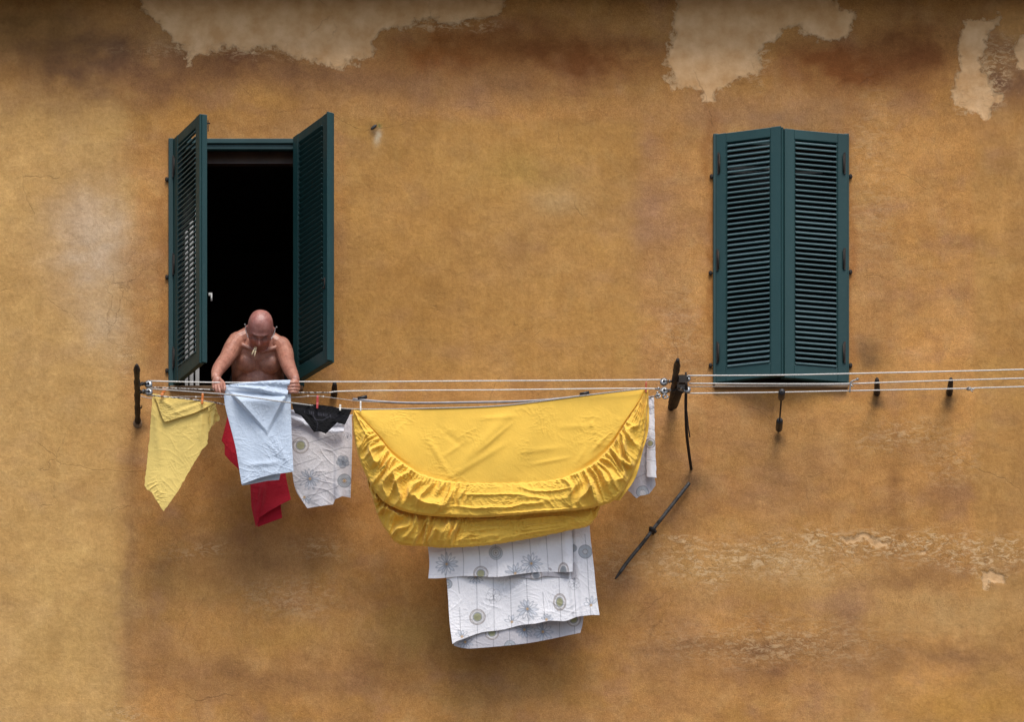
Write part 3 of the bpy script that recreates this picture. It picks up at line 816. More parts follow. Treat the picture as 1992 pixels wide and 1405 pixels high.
# -- printed sheet hanging below the yellow one
pr = empty('printed_sheet', U(1000, 1000, .5), label='big white printed sheet with flowers and thin stripes hanging below the yellow sheet', cat='bed sheet')
# lower/back turn first
Xg, Yg, ug, vg = coons([(872, 1120), (1000, 1110), (1134, 1110)], [(883, 1257), (902, 1262), (930, 1262), (1029, 1252), (1129, 1232)], [(872, 1120), (876, 1190), (883, 1257)], [(1134, 1110), (1136, 1170), (1134, 1210), (1129, 1232)], 330, 190)
p = Print(Xg, Yg, (196, 194, 200))
for x0, x1 in ((923, 928), (957, 960), (988, 992), (1021, 1026), (1052, 1056), (1086, 1089), (1116, 1118)): p.line((x0, 1110), (x1, 1262))
p.egg((957, 1232), 13); p.daisy((1020, 1226), 16, 12); p.daisy((1056, 1230), 18, 11); p.egg((1116, 1206), 13); p.button((992, 1258), 11); p.daisy((905, 1250), 14, 10)
sheet('back_turn', Xg, Yg, .25 + .012 * np.sin(ug * 5) + wrinkle(Xg, Yg, 41, .002), M['print'], pr, {'print': p.c})
Xh, Yh, uh, vh = coons([(862, 1040), (950, 1030), (1050, 1010), (1146, 990)], [(880, 1254), (897, 1244), (960, 1228), (1030, 1216), (1065, 1208), (1098, 1211), (1122, 1200), (1145, 1197), (1166, 1199)],
                       [(862, 1040), (868, 1123), (874, 1200), (880, 1254)], [(1146, 990), (1150, 1060), (1158, 1130), (1166, 1199)], 420, 300)
p = Print(Xh, Yh)
for (xa, xb, br) in ((890, 896, 1), (925, 929, 0), (957, 962, 0), (989, 996, 0), (1020, 1029, 0), (1053, 1061, 2), (1084, 1092, 0), (1113, 1122, 0), (1138, 1152, 0)):
    if br == 1: p.pline([(890, 1122), (893, 1155)]); p.line((894, 1182), (897, 1240))
    elif br == 2: p.line((1053, 1120), (1054, 1132)); p.line((1056, 1152), (1060, 1206))
    else: p.line((xa, 1040), (xb, 1235))
p.button((1138, 1074), 13); p.target((1115, 1067), 7); p.cloud((960, 1160), 15); p.egg((929, 1202), 15); p.daisy((1026, 1186), 19, 13); p.egg((1089, 1173), 12, 1.35)
p.daisy((996, 1211), 14, 9, -3.2, -.2); p.daisy((1063, 1205), 11, 9, -3.0, 0); p.daisy((1150, 1178), 15, 9, -3.14, -.6); p.cloud((1117, 1136), 12); p.daisy((925, 1122), 14, 13, 0, 3.14); p.button((870, 1137), 9)
p.daisy((899, 1238), 12, 9, -3, .3)
hem = Yh - (np.interp(Xh, [880, 897, 960, 1030, 1065, 1098, 1122, 1145, 1166], [1254, 1244, 1228, 1216, 1208, 1211, 1200, 1197, 1199]) - 8)
p.put(.7 - abs(hem), lin((150, 155, 170)), .6)
dh = .29 + .022 * np.sin(uh * 9 + 1 + vh) * sst(.1, 1, vh) + .010 * np.sin(uh * 23 + 2 * vh) * vh + wrinkle(Xh, Yh, 44, .0042) + .016 * sst(.86, .9, uh) + .012 * np.exp(-((uh - .84) / .02) ** 2)
dh = dh + .006 * sst(.8, 1, vh) * np.sin(uh * 22)
sheet('lower_fold', Xh + 1.2 * np.sin(Yh / 21) * (uh - .5), Yh + 1.6 * np.sin(uh * 23) * vh ** 3, dh, M['print'], pr, {'print': p.c})
Xi, Yi, ui, vi = coons([(832, 1035), (900, 1035), (1020, 1020), (1110, 1005)], [(833.5, 1124.5), (870, 1124), (955, 1122), (1000, 1119), (1032, 1117), (1070, 1113), (1114, 1112)], [(832, 1035), (833, 1080), (833.5, 1124.5)], [(1110, 1005), (1114, 1060), (1114, 1112)], 380, 150)
p = Print(Xi, Yi)
for x0, x1 in ((866, 867), (899, 901), (931, 933), (963, 967), (996, 999), (1030, 1034), (1062, 1067), (1092, 1095)): p.line((x0, 1035), (x1, 1124))
p.daisy((867, 1098), 20, 14); p.egg((935, 1117), 14); p.target((964, 1076), 13); p.daisy((1002, 1116), 18, 12, -3.3, .2); p.daisy((1033, 1098), 19, 13); p.egg((1096, 1110), 10, 1.5, lin((140, 146, 150)))
p.put(.6 - abs(Yi - np.interp(Xi, [833, 955, 1032, 1114], [1118, 1116, 1111, 1106])), lin((160, 165, 178)), .6)
di = .325 + .016 * np.sin(ui * 11 + vi * 2) * sst(.2, 1, vi) + .007 * np.sin(ui * 27) * vi + wrinkle(Xi, Yi, 52, .0042) + .012 * np.exp(-((ui - .95) / .03) ** 2)
sheet('upper_fold', Xi + 2.0 * np.sin(Yi / 17) * (1 - ui), Yi + 1.8 * np.sin(ui * 14 + 1) * vi ** 3, di, M['print'], pr, {'print': p.c})
Xj, Yj, uj, vj = coons([(950, 1100), (1118, 1095)], [(952, 1121), (1010, 1124), (1040, 1127), (1060, 1122), (1085, 1124), (1112, 1127), (1122, 1122)], [(950, 1100), (952, 1121)], [(1118, 1095), (1122, 1122)], 120, 40)
p = Print(Xj, Yj, (186, 184, 190)); p.egg((1043, 1120), 11, 1, lin((120, 124, 130))); p.line((1066, 1100), (1066, 1124)); p.line((1020, 1100), (1020, 1127)); p.line((1090, 1100), (1092, 1127))
sheet('turned_hem', Xj, Yj, .308 + .006 * np.sin(uj * 14), M['print'], pr, {'print': p.c})
Xj, Yj, uj, vj = coons([(870, 900), (1140, 880)], [(862, 1042), (950, 1032), (1146, 1000)], [(870, 790), (862, 1042)], [(1140, 790), (1146, 1000)], 60, 60)
Xj, Yj, uj, vj = coons([(870, 800), (1140, 785)], [(840, 1045), (1140, 1005)], [(870, 800), (840, 1045)], [(1140, 785), (1140, 1005)], 80, 60)
sheet('hidden_upper_part', Xj, Yj, .315 + 0 * Xj, M['print'], pr, {'print': np.zeros(Xj.shape + (3,)) + lin((226, 226, 232))})

# -- printed cloth end at the right of the yellow sheet
Xk, Yk, uk, vk = coons([(1238, 772), (1272, 770)], [(1222, 955), (1228, 960), (1238, 970), (1246, 965), (1262, 962), (1275, 946)], [(1238, 772), (1238, 880), (1222, 955)], [(1272, 770), (1273, 860), (1275, 946)], 120, 260, (True, False, True, True))
p = Print(Xk, Yk, (192, 190, 196))
p.line((1230, 893), (1262, 880)); p.line((1226, 936), (1262, 920)); p.button((1250, 958), 12); p.disc((1250, 960), 6, lin((210, 210, 214)))
nn = 1260 + 3 * np.sin(Yk / 12)
pc = empty('printed_cloth', U(1262, 775, .48), label='narrow end of a folded white printed cloth at the right edge of the yellow sheet', cat='cloth')
sheet('back_layer', Xk, Yk, .30 + .010 * np.sin(uk * 5) + wrinkle(Xk, Yk, 63, .0025), M['print'], pc, {'print': p.c}, jag=1, seed=5)
Xl, Yl, ul, vl = coons([(1259, 773), (1272, 771)], [(1258, 928), (1277, 930)], [(1259, 773), (1258, 850), (1258, 928)], [(1272, 771), (1274, 850), (1277, 930)], 60, 240)
p = Print(Xl, Yl)
p.line((1255, 832), (1275, 838)); p.line((1255, 894), (1278, 898)); p.egg((1265, 863), 9, 1.1, lin((170, 160, 84))); p.line((1256, 851), (1273, 849)); p.line((1256, 877), (1274, 875)); p.pline([(1260, 792), (1266, 797), (1272, 793)]); p.pline([(1258, 803), (1266, 806), (1273, 803)]); p.daisy((1262, 796), 9, 8)
sheet('front_layer', Xl, Yl, .335 + .014 * np.sin(ul * math.pi) + wrinkle(Xl, Yl, 66, .0025, .6), M['print'], pc, {'print': p.c}, jag=.8, seed=2)

# -- small printed cloth beside the blue one
ps = empty('printed_pillowcase', U(625, 800, .44), label='small white printed pillowcase with a daisy and slanting stripes under the black briefs', cat='pillowcase')
Xm, Ym, um, vm = coons([(566, 797), (620, 800), (684, 807)], [(583, 968), (598, 989.5), (612, 987), (632, 984), (648, 982), (652, 972), (666, 966), (682, 969)],
                       [(566, 797), (567, 880), (570, 930), (576, 955), (583, 968)], [(684, 807), (685, 860), (682, 969)], 260, 330, (True, False, True, True))
p = Print(Xm, Ym, (222, 220, 224))
p.line((560, 837), (610, 822)); p.line((598, 863), (655, 846)); p.line((572, 907), (617, 892)); p.line((618, 927), (660, 914)); p.line((575, 939), (600, 934)); p.pline([(597, 967), (625, 959), (655, 949), (662, 940)])
p.pline([(640, 881), (668, 871), (684, 872)]); p.line((656, 902), (684, 906))
p.egg((585, 867), 15.5); p.daisy((603, 932), 20, 15); p.cloud((667, 899), 13, True); p.button((670, 936), 13); p.disc((670, 936), 3, OCH); p.daisy((592, 968), 13, 10, -.3, 2.2); p.cloud((676, 850), 8)
dm = .31 + .014 * np.sin(um * 6) * sst(0, .3, vm) + .02 * sst(.70, .76, um) * np.sin((um - .7) * 18) * vm + wrinkle(Xm, Ym, 71, .0048) + .014 * sst(.85, 1, vm) * np.sin(um * 16)
sheet('front', Xm, Ym, dm, M['print'], ps, {'print': p.c})
Xn, Yn, un, vn = coons([(566, 800), (684, 807)], [(588, 960), (640, 968), (680, 955)], [(566, 800), (588, 960)], [(684, 807), (680, 955)], 60, 60)
sheet('back', Xn, Yn, .27 + 0 * Xn, M['print'], ps, {'print': np.zeros(Xn.shape + (3,)) + lin((214, 212, 216))})
# its crumpled turned-over edge
for (t, b, l, r, nm) in (([(566, 797), (600, 802), (628, 812)], [(566, 815), (595, 828), (622, 842)], [(566, 797), (566, 815)], [(628, 812), (622, 842)], 'turned_edge'),
                     ([(622, 836), (645, 820), (672, 822)], [(622, 838), (645, 843), (668, 842)], [(622, 836), (622, 838)], [(672, 822), (668, 842)], 'turned_edge')):
    Xo, Yo, uo, vo = coons(t, b, l, r, 80, 50)
    p = Print(Xo, Yo, (224, 226, 234))
    for k in range(4): p.pline([(x, np.interp(x, [566, 625, 672], [802 + k*5, 822 + k*5, 826 + k*5])) for x in range(566, 672, 12)], w=.9, al=.5)
    sheet(nm, Xo, Yo, .345 + .006 * np.sin(vo * 9) + wrinkle(Xo, Yo, 80, .004, .5), M['print'], ps, {'print': p.c}, jag=.8, seed=8)

# -- black briefs
Xq, Yq, uq, vq = coons([(567.5, 782.5), (600, 786), (640, 790), (662, 795), (684, 797.5)], [(611, 841), (622, 840), (634, 844)],
                       [(567.5, 782.5), (570, 794), (574, 804), (585, 808), (598, 824), (611, 841)], [(684, 797.5), (678, 812), (671, 826), (658, 820), (646, 832), (634, 844)], 150, 130, (True, True, False, False))
c = np.zeros(Xq.shape + (3,)) + lin((15, 15, 18))
p = Print(Xq, Yq); p.c = c
band0 = np.interp(Xq, [566, 684], [790, 811]); band1 = band0 + 11
p.put(((Yq > band0) & (Yq < band1)) * 1.0, lin((27, 27, 32)), .9)
rib = np.clip(np.sin(Xq * 1.9) * 1.3, 0, 1) * ((Yq > band0 + 3) & (Yq < band1 - 2)) * (perlin(Xq / 6, Yq / 20, 4) > .05) * ((Xq > 592) & (Xq < 652))
p.put(rib, lin((95, 95, 105)), .6)
p.pline([(609, 808), (613, 817), (628, 818), (640, 811)], w=1, col=lin((86, 86, 96))); p.pline([(612, 812), (618, 824), (616, 840)], w=1, col=lin((66, 66, 76)))
dq = .60 + .005 * np.sin(uq * 25) * (1 - vq) + .01 * np.sin(math.pi * uq) * vq + wrinkle(Xq, Yq, 91, .004, .6)
br_ = sheet('briefs', Xq, Yq, dq, M['undies'], None, {'print': p.c}, thick=.003, label='black briefs hung upside down under the red peg', cat='briefs')

# -- pale blue pillowcase held by the man
bl = empty('pillowcase', U(500, 745, .56), label='pale blue pillowcase being hung on the line by the man', cat='pillowcase')
DB = .575
Xr, Yr, ur, vr = coons([(434, 751), (460, 754), (500, 757), (540, 758), (566, 757)], [(470, 943), (500, 932), (530, 924), (552, 921), (571, 918)],
                       [(434, 751), (438, 790), (448, 830), (458, 870), (464, 905), (470, 943)], [(566, 757), (566, 800), (568, 860), (571, 918)], 230, 320)
db_ = DB + wrinkle(Xr, Yr, 101, .0045, .8) * sst(.25, .8, vr) + wrinkle(Xr, Yr, 104, .002)
db_ = db_ + crease(Xr, Yr, (436, 756), (520, 850), 12, .014) + crease(Xr, Yr, (562, 772), (522, 852), 11, .014) - .020 * np.exp(-(((Xr - 515) / 30) ** 2 + ((Yr - 812) / 34) ** 2)) + crease(Xr, Yr, (440, 770), (462, 900), 8, .008) + crease(Xr, Yr, (530, 850), (560, 900), 6, .006) + crease(Xr, Yr, (478, 905), (545, 900), 5, .008) + crease(Xr, Yr, (520, 860), (545, 890), 4, .006)
vm1 = (Xr - (436 + (Yr - 756) * .9)) / 10; vm2 = ((562 - (Yr - 772) * .52) - Xr) / 10
db_ = db_ + .050 * np.clip((862 - Yr) / 80, 0, 1) * sst(0, 1, np.minimum(vm1, vm2)) * sst(.02, .14, vr)
db_ = db_ + .006 * np.sin(ur * 15) * vr
sheet('front', Xr, Yr, db_, M['blue'], bl)
Xs, Ys, us, vs_ = coons([(440, 756), (566, 760)], [(471, 945), (485, 943), (500, 940), (520, 936), (543, 934), (546, 920)], [(440, 756), (471, 945)], [(566, 760), (560, 860), (546, 920)], 120, 160, (True, False, True, True))
sheet('back', Xs, Ys, DB - .045 + wrinkle(Xs, Ys, 111, .003), M['blue'], bl)
# flap turned over the line, from the pinched left corner to the right hand
Xt, Yt, ut, vt = coons([(434, 750), (470, 745.5), (520, 741), (564, 739.5)], [(434, 752), (480, 757), (530, 768), (557, 775)], [(434, 750), (434, 752)], [(565, 739.5), (563, 750), (560, 764), (557, 775)], 180, 80)
dt = DB + .022 + wrinkle(Xt, Yt, 121, .007, .6) + crease(Xt, Yt, (440, 752), (560, 756), 4, .008) + crease(Xt, Yt, (460, 752), (558, 766), 4, .006) + .010 * np.sin(vt * 10) * ut
sheet('flap', Xt, Yt, dt, M['blue'], bl)

# -- crimson shirt behind it
rs = empty('shirt', U(500, 800, .42), label='crimson shirt hanging behind the pale blue pillowcase', cat='shirt')
Xv, Yv, uv_, vv = coons([(446, 797), (500, 798), (556, 802)], [(498, 1027), (504, 1008), (522, 996), (547, 982), (566, 972)],
                        [(446, 797), (438, 830), (431, 858), (437, 866), (437, 885), (448, 898), (463, 912), (487, 945), (489, 987), (498, 1027)], [(556, 802), (552, 870), (556, 924), (566, 972)], 150, 260, (True, False, False, True))
dv = .28 + wrinkle(Xv, Yv, 131, .003) + crease(Xv, Yv, (513, 940), (503, 1000), 6, .030) + .03 * sst(960, 1010, Yv) * sst(.2, .9, uv_) + crease(Xv, Yv, (495, 950), (500, 1020), 4, .010) + .01 * np.sin(uv_ * 7) * vv
sheet('front', Xv, Yv, dv, M['red'], rs)
Xw, Yw, uw, vw = coons([(450, 800), (552, 804)], [(501, 1026), (525, 1017), (549, 1008)], [(450, 800), (470, 880), (490, 950), (501, 1026)], [(552, 804), (545, 900), (546, 975), (549, 1008)], 70, 130)
sheet('back', Xw, Yw, .235 + wrinkle(Xw, Yw, 135, .003), M['red'], rs)

# -- pale yellow shirt at the left
ysh = empty('undershirt', U(350, 775, .5), label='pale yellow undershirt hanging by two orange pegs at the far left of the laundry', cat='undershirt')
DL = .42
Xy, Yy, uy, vy = coons([(297, 767.5), (340, 773), (380, 779), (408, 783), (416, 786)], [(318, 996), (345, 958), (368, 918), (395, 872)],
                       [(297, 767.5), (294, 810), (290, 860), (285, 910), (281, 945), (286, 953), (296, 960), (304, 974), (318, 996)],
                       [(416, 786), (412, 800), (410, 815), (409, 828), (411, 833), (405, 842), (406, 852), (403, 858), (404, 864), (395, 872)], 220, 280, (True, True, False, False))
dy_ = DL + wrinkle(Xy, Yy, 141, .0030, 1.1) + crease(Xy, Yy, (300, 780), (312, 900), 7, .010) + crease(Xy, Yy, (392, 800), (390, 860), 5, .010) + crease(Xy, Yy, (404, 795), (420, 820), 4, .012) + crease(Xy, Yy, (408, 810), (412, 838), 3, .008)
dy_ = dy_ + wrinkle(Xy, Yy, 147, .010, .45) * np.exp(-(((Xy - 300) / 22) ** 2 + ((Yy - 960) / 34) ** 2))
sheet('body_front', Xy, Yy, dy_, M['pale_yellow'], ysh, jag=1.2, seed=4)
Xp_, Yp_, up_, vp_ = coons([(405, 783), (412, 783.5), (419, 786)], [(408, 836), (412, 828), (417, 827), (421, 821), (427.5, 817)], [(405, 783), (405, 800), (406, 818), (408, 836)], [(419, 786), (423, 800), (427.5, 817)], 60, 110, (True, False, False, False))
sheet('sleeve', Xp_, Yp_, DL + .012 + .012 * np.sin(up_ * 9 + vp_ * 5) * vp_ + wrinkle(Xp_, Yp_, 161, .008, .45), M['pale_yellow'], ysh, jag=1.6, seed=14)
Xz, Yz, uz, vz = coons([(298, 768), (414, 790)], [(310, 975), (390, 868)], [(298, 768), (290, 900), (310, 975)], [(414, 790), (406, 820), (390, 868)], 60, 80)
sheet('body_back', Xz, Yz, DL - .03 + 0 * Xz, M['pale_yellow'], ysh)
Xf, Yf, uf, vf = coons([(297, 766), (340, 773), (380, 779), (417, 784)], [(318, 818), (323, 820.5), (345, 814), (375, 805), (398, 795), (417, 784.5)], [(297, 766), (304, 780), (311, 800), (318, 818)], [(417, 784), (417.3, 784.3)], 200, 90)
df = DL + .014 + .006 * vf + wrinkle(Xf, Yf, 151, .005, .8) + crease(Xf, Yf, (305, 772), (345, 800), 4, .006) + crease(Xf, Yf, (392, 784), (330, 808), 4, .006)
sheet('flap', Xf, Yf, df, M['pale_yellow'], ysh)

# ================================================================== CLOTHESLINES
def cord(name, pts, r, mat, label, cat='clothesline', group=None, twist=False, n=60):
    P = rnd_spline([U(*p) for p in pts], n); mb = MB()
    if twist:
        m = 260; Pf = rnd_spline([U(*p) for p in pts], m)
        for s in (0, math.pi):
            q = [p + Vector((0, math.cos(i * .55 + s), math.sin(i * .55 + s))) * r * .62 for i, p in enumerate(Pf)]
            mb.tube(q, r * .7, 6)
    else: mb.tube(P, r, 8)
    return mb.build(name, mat, None, label=label, cat=cat, **({'group': group} if group else {}))
G = 'clotheslines strung between the wall irons'
cord('clothesline', [(291, 741.5, .56), (434, 744.5, .56), (560, 743, .56), (720, 743, .56), (900, 741.5, .56), (1100, 740.5, .56), (1294, 739, .56)], .0040, M['cord'], 'topmost white clothesline running from the left pulley past the open window to the middle pulley', group=G)
cord('clothesline', [(291, 753.5, .56), (414, 758.5, .56), (564, 763.5, .56), (640, 764, .56)], .0036, M['cord_twist'], 'twisted length of clothesline just below the man\'s hands, ending at the black iron stub', group=G, twist=True)
cord('clothesline', [(640, 764, .56), (665, 761.5, .56), (760, 760, .56), (960, 759, .56), (1120, 757, .56), (1232, 756, .56), (1290, 757, .56)], .0040, M['cord'], 'white clothesline just above the yellow sheet, second from the top', group=G)
cord('clothesline', [(291, 756.5, .62), (434, 767, .67), (500, 775, .675), (559, 783, .66), (683, 796, .53), (850, 794.2, .525), (981, 789, .523), (1142, 769, .522), (1262, 756, .52), (1288, 764, .56)], .0040, M['cord_grey'], 'sagging clothesline that crosses in front of the blue pillowcase and carries the yellow sheet', group=G)
cord('clothesline', [(289, 769, .50), (350, 775, .46), (414, 783, .42), (440, 788, .38), (500, 797, .30), (600, 802, .30), (684, 808, .30), (870, 800, .34), (1150, 786, .34), (1270, 772, .36), (1284, 767, .50)], .0040, M['cord_twist'], 'rear clothesline that carries the pale yellow undershirt and the red shirt', group=G, twist=True)
wr = cord('wire', [(272, 770.5, .36), (297, 775, .36), (352, 772, .36), (434, 773, .36), (566, 773.5, .36), (600, 771, .36), (629, 772, .36), (701, 781, .36), (760, 782, .36)], .0022, M['cord_grey'], 'thin grey wire with small beads sagging behind the laundry', 'wire')
# ridge tube near the wall above the yellow sheet
mb = MB(); mb.tube(rnd_spline([U(686, 777, .34), U(780, 784, .34), U(900, 783.5, .34), U(1040, 780, .34), U(1140, 770, .34), U(1245, 758, .34)], 50), .0075, 10)
rod = mb.build('clothes_rail', M['rail'], None, label='thin metal rail sagging behind the top edge of the yellow sheet', cat='rail')
for (x, y) in ((705, 774), (1137, 766)):
    mb = MB(); mb.tube([U(x - 9, y + 2, .34), U(x + 9, y - 2, .34)], .011, 10); mb.build('rail_clip', M['black'], rod)
GR = 'lines running right from the middle iron'
cord('clothesline', [(1338, 731, .60), (1510, 730, .60), (1600, 728.3, .60), (1700, 726, .60), (1992, 719, .60), (2900, 694, .60)], .0040, M['cord'], 'topmost clothesline crossing the foot of the closed shutters and running off to the right', group=GR)
cord('clothesline', [(1340, 746, .58), (1510, 747, .58), (1652, 746.5, .58), (1760, 743, .58), (1992, 736, .58), (2900, 710, .58)], .0040, M['cord'], 'clothesline second from the top, passing along the bottom of the closed shutters', group=GR)
cord('clothesline', [(1340, 752.5, .56), (1510, 751, .57), (1652, 748.5, .578)], .0028, M['cord_grey'], 'short thin line joining the wire hook beneath the closed shutters', group=GR)
cord('clothesline', [(1340, 765.5, .56), (1510, 763.5, .56), (1652, 760.5, .56), (1880, 756, .56), (1992, 752.5, .56), (2900, 730, .56)], .0040, M['cord'], 'lowest clothesline running right from the middle iron, with a knot in it', group=GR)
mb = MB(); kq = U(1885, 756.5, .565); mb.ell(kq, (.018, .012, .012)); mb.tube([kq, kq + Vector((.03, -.01, -.008))], .005, 6); mb.tube([kq, kq + Vector((.022, -.008, -.022))], .004, 6)
mb.ell(kq + Vector((.004, -.012, -.003)), (.008, .006, .009))
mb.build('cord_knot', M['cord_twist'], None, label='knot tied in the lowest clothesline near the right border', cat='knot')
mb = MB(); mb.tube(rnd_spline([U(1653, 764, .58), U(1654, 752, .585), U(1655, 744, .59), U(1660, 741, .59), U(1667, 738.5, .59)], 16), .0045, 8); mb.ell(U(1668, 738, .59), (.009, .008, .008)); mb.tube(rnd_spline([U(1655, 747, .585), U(1657, 751, .59), U(1660, 752, .59)], 6), .004, 6)
mb.build('wire_hook', M['zinc'], None, label='small bent wire hook clipped over two lines right of the closed shutters', cat='hook')

# pulleys and irons
def pulley(mb_parent, px, py, d, r=.0235, tilt=0):
    c = U(px, py, d); mb = MB(); ax = Vector((math.sin(tilt), -1, .25)).normalized()
    prof = [(r*.30, -.009), (r*1.0, -.009), (r*1.05, -.006), (r*.80, 0), (r*1.05, .006), (r*1.0, .009), (r*.30, .009)]
    mb.lathe(c, ax, prof)
    w = mb.build('pulley', M['zinc'], mb_parent)
    mb = MB(); mb.lathe(c, ax, [(r*.34, -.016), (r*.34, .016)]); mb.tube([c - ax*.015, c + ax*.017], r*.30, 12)
    mb.build('axle', M['iron'], w)
    mb = MB(); side = Vector((-1, 0, .1)) if px < 400 or px > 1320 else Vector((1, 0, .1))
    if px > 1320: side = Vector((-1, 0, .2))
    for s in (-1, 1): mb.box((-.0, -.0, -.0), (.0, .0, .0)) if False else mb.tube([c + ax*.013*s + side*-.004, c + ax*.013*s + side*.034], .005, 6, flat=(1, .5))
    mb.ell(c + side*.036, (.009, .016, .010)); mb.build('cheek', M['zinc'], w)
    return c
def arm_iron(base, tip, r0, label, rough_seed=0):
    e = empty('line_bracket', base, label=label, cat='bracket', group='long irons holding the clotheslines')
    n = 26; P = [base.lerp(tip, i / (n-1)) for i in range(n)]
    rr = [r0 * (1 + .22 * math.sin(i*1.7 + rough_seed) * math.sin(i*.6)) for i in range(n)]; rr[0] *= 1.2; rr[-1] *= .55; rr[-2] *= .85
    mb = MB(); mb.tube(P, rr, 10, flat=(1, 1.3)); mb.build('arm', M['iron'], e)
    return e
bL = arm_iron(U(268, 821, -.02), U(266, 711, 1.0), .0185, 'long black iron arm standing out of the wall left of the pale yellow undershirt')
mb = MB()
mb.tube(rnd_spline([U(268, 752, .62), U(276, 748, .6), U(283, 745, .57)], 8), .007, 8); mb.tube(rnd_spline([U(268, 765, .52), U(276, 764, .52), U(282, 763, .56)], 8), .0075, 8)
mb.tube(rnd_spline([U(268, 756, .6), U(274, 761, .6), U(279, 766, .6)], 8), .006, 8); mb.ell(U(277, 747, .58), (.014, .014, .012)); mb.ell(U(280, 762, .58), (.015, .014, .016))
mb.build('hook', M['iron'], bL); mb = MB()
mb.tube(rnd_spline([U(270, 793, .27), U(275, 794, .28), U(276, 789, .29)], 8), .004, 6)
mb.build('hook', M['iron'], bL)
pulley(bL, 289, 748, .56); pulley(bL, 289.5, 763, .60)
mb = MB(); mb.ell(U(268, 824, .0), (.030, .012, .034)); mb.build('wall_socket', M['stone'], bL)

bM = arm_iron(U(1305, 794, -.02), U(1318.5, 701, .93), .020, 'long black iron arm between the yellow sheet and the closed shutters', 2)
mb = MB(); a, b = U(1309, 790, .02), U(1322, 752, .45)
mb.tube([a.lerp(b, t) for t in (0, .5, 1)], .030, 8, flat=(1.1, .8)); mb.box((b.x - .02, b.y - .03, b.z - .02), (b.x + .045, b.y + .04, b.z + .045))
c2 = U(1331, 737, .6); mb.box((c2.x - .035, c2.y - .02, c2.z - .03), (c2.x + .015, c2.y + .02, c2.z + .018)); mb.tube([U(1334, 724, .62), U(1335, 742, .6)], .006, 8); mb.tube([U(1316, 742, .6), U(1340, 739, .6)], .006, 8); mb.tube([U(1316, 758, .5), U(1330, 764, .5)], .007, 8)
mb.build('clamp', M['iron'], bM)
mb = MB()
mb.tube(rnd_spline([U(1316, 740, .58), U(1308, 742, .58), U(1301, 742, .57)], 8), .006, 8); mb.build('hook', M['iron'], bM); mb = MB(); mb.tube(rnd_spline([U(1314, 758, .5), U(1306, 762, .52), U(1300, 762, .54)], 8), .0075, 8)
mb.build('hook', M['iron'], bM)
pulley(bM, 1291.5, 743.5, .57); pulley(bM, 1292, 761, .58); pulley(bM, 1337, 737, .59, .020); pulley(bM, 1336.5, 758.5, .575, .022)
mb = MB()
for (x, y, r) in ((1281, 756, .011), (1276, 757, .008), (1279, 764, .009), (1281, 769, .012), (1290, 772, .009), (1299, 773, .008), (1286, 761, .008)): mb.ell(U(x, y, .60), (r, r * .7, r * .8), nu=10, nv=8)
for (x, y) in ((1280, 771), (1294, 772)):
    ring = [U(x, y, .6) + Vector((math.cos(t) * .015, .003 * math.sin(2*t), math.sin(t) * .012)) for t in [k * math.pi / 8 for k in range(16)]]; mb.tube(ring, .0045, 6, closed=True)
mb.build('shackle', M['zinc'], bM)
mb = MB(); mb.tube(rnd_spline([U(1345, 915, -.01), U(1340, 880, .16), U(1335.5, 840, .34), U(1334, 790, .50), U(1335, 745, .62)], 24), .0095, 8, flat=(1, .6)); mb.build('brace', M['iron'], bM)
mb = MB(); mb.tube(rnd_spline([U(1336, 800, .47), U(1339, 830, .44), U(1342, 851, .42)], 10), .0085, 8, flat=(1, .5)); mb.build('strap', M['iron'], bM)

def thin(name, mb, mat, label, cat, group=None):
    return mb.build(name, mat, None, label=label, cat=cat, **({'group': group} if group else {}))
# small iron stubs in the wall
GS = 'short black iron stubs set in the wall'
for (x0, y0, x1, y1, dd, lab) in ((650, 768, 651, 747, .20, 'short black iron stub right of the open window behind the lines'),
                                  (1706, 764, 1706, 739, .24, 'short black iron stub nearest the closed shutters'),
                                  (1847, 764, 1850, 739, .24, 'short black iron stub nearest the right border')):
    mb = MB(); a, b = U(x0, y0, -.01), U(x1, y1, dd); P = [a.lerp(b, t / 7) for t in range(8)]
    mb.tube(P, [.022, .022, .019, .018, .018, .017, .016, .012], 10, flat=(1, 1.3)); thin('iron_stub', mb, M['iron'], lab, 'iron stub', GS)
# spike with two collars under the closed shutters
e = empty('iron_spike', U(1515, 838, 0), label='thin iron spike with two black collars projecting below the closed shutters', cat='spike')
a, b = U(1515, 840, -.01), U(1521, 762, .68)
mb = MB(); mb.tube([a, a.lerp(b, .5), b], .0055, 8); mb.build('rod', M['iron'], e)
for t0, t1, r in ((.05, .29, .022), (.84, 1.0, .022)):
    mb = MB(); p0, p1 = a.lerp(b, t0), a.lerp(b, t1); mb.tube([p0, p0.lerp(p1, .1), p0.lerp(p1, .9), p1], [r * .8, r, r, r * .8], 14); mb.build('collar', M['black'], e)
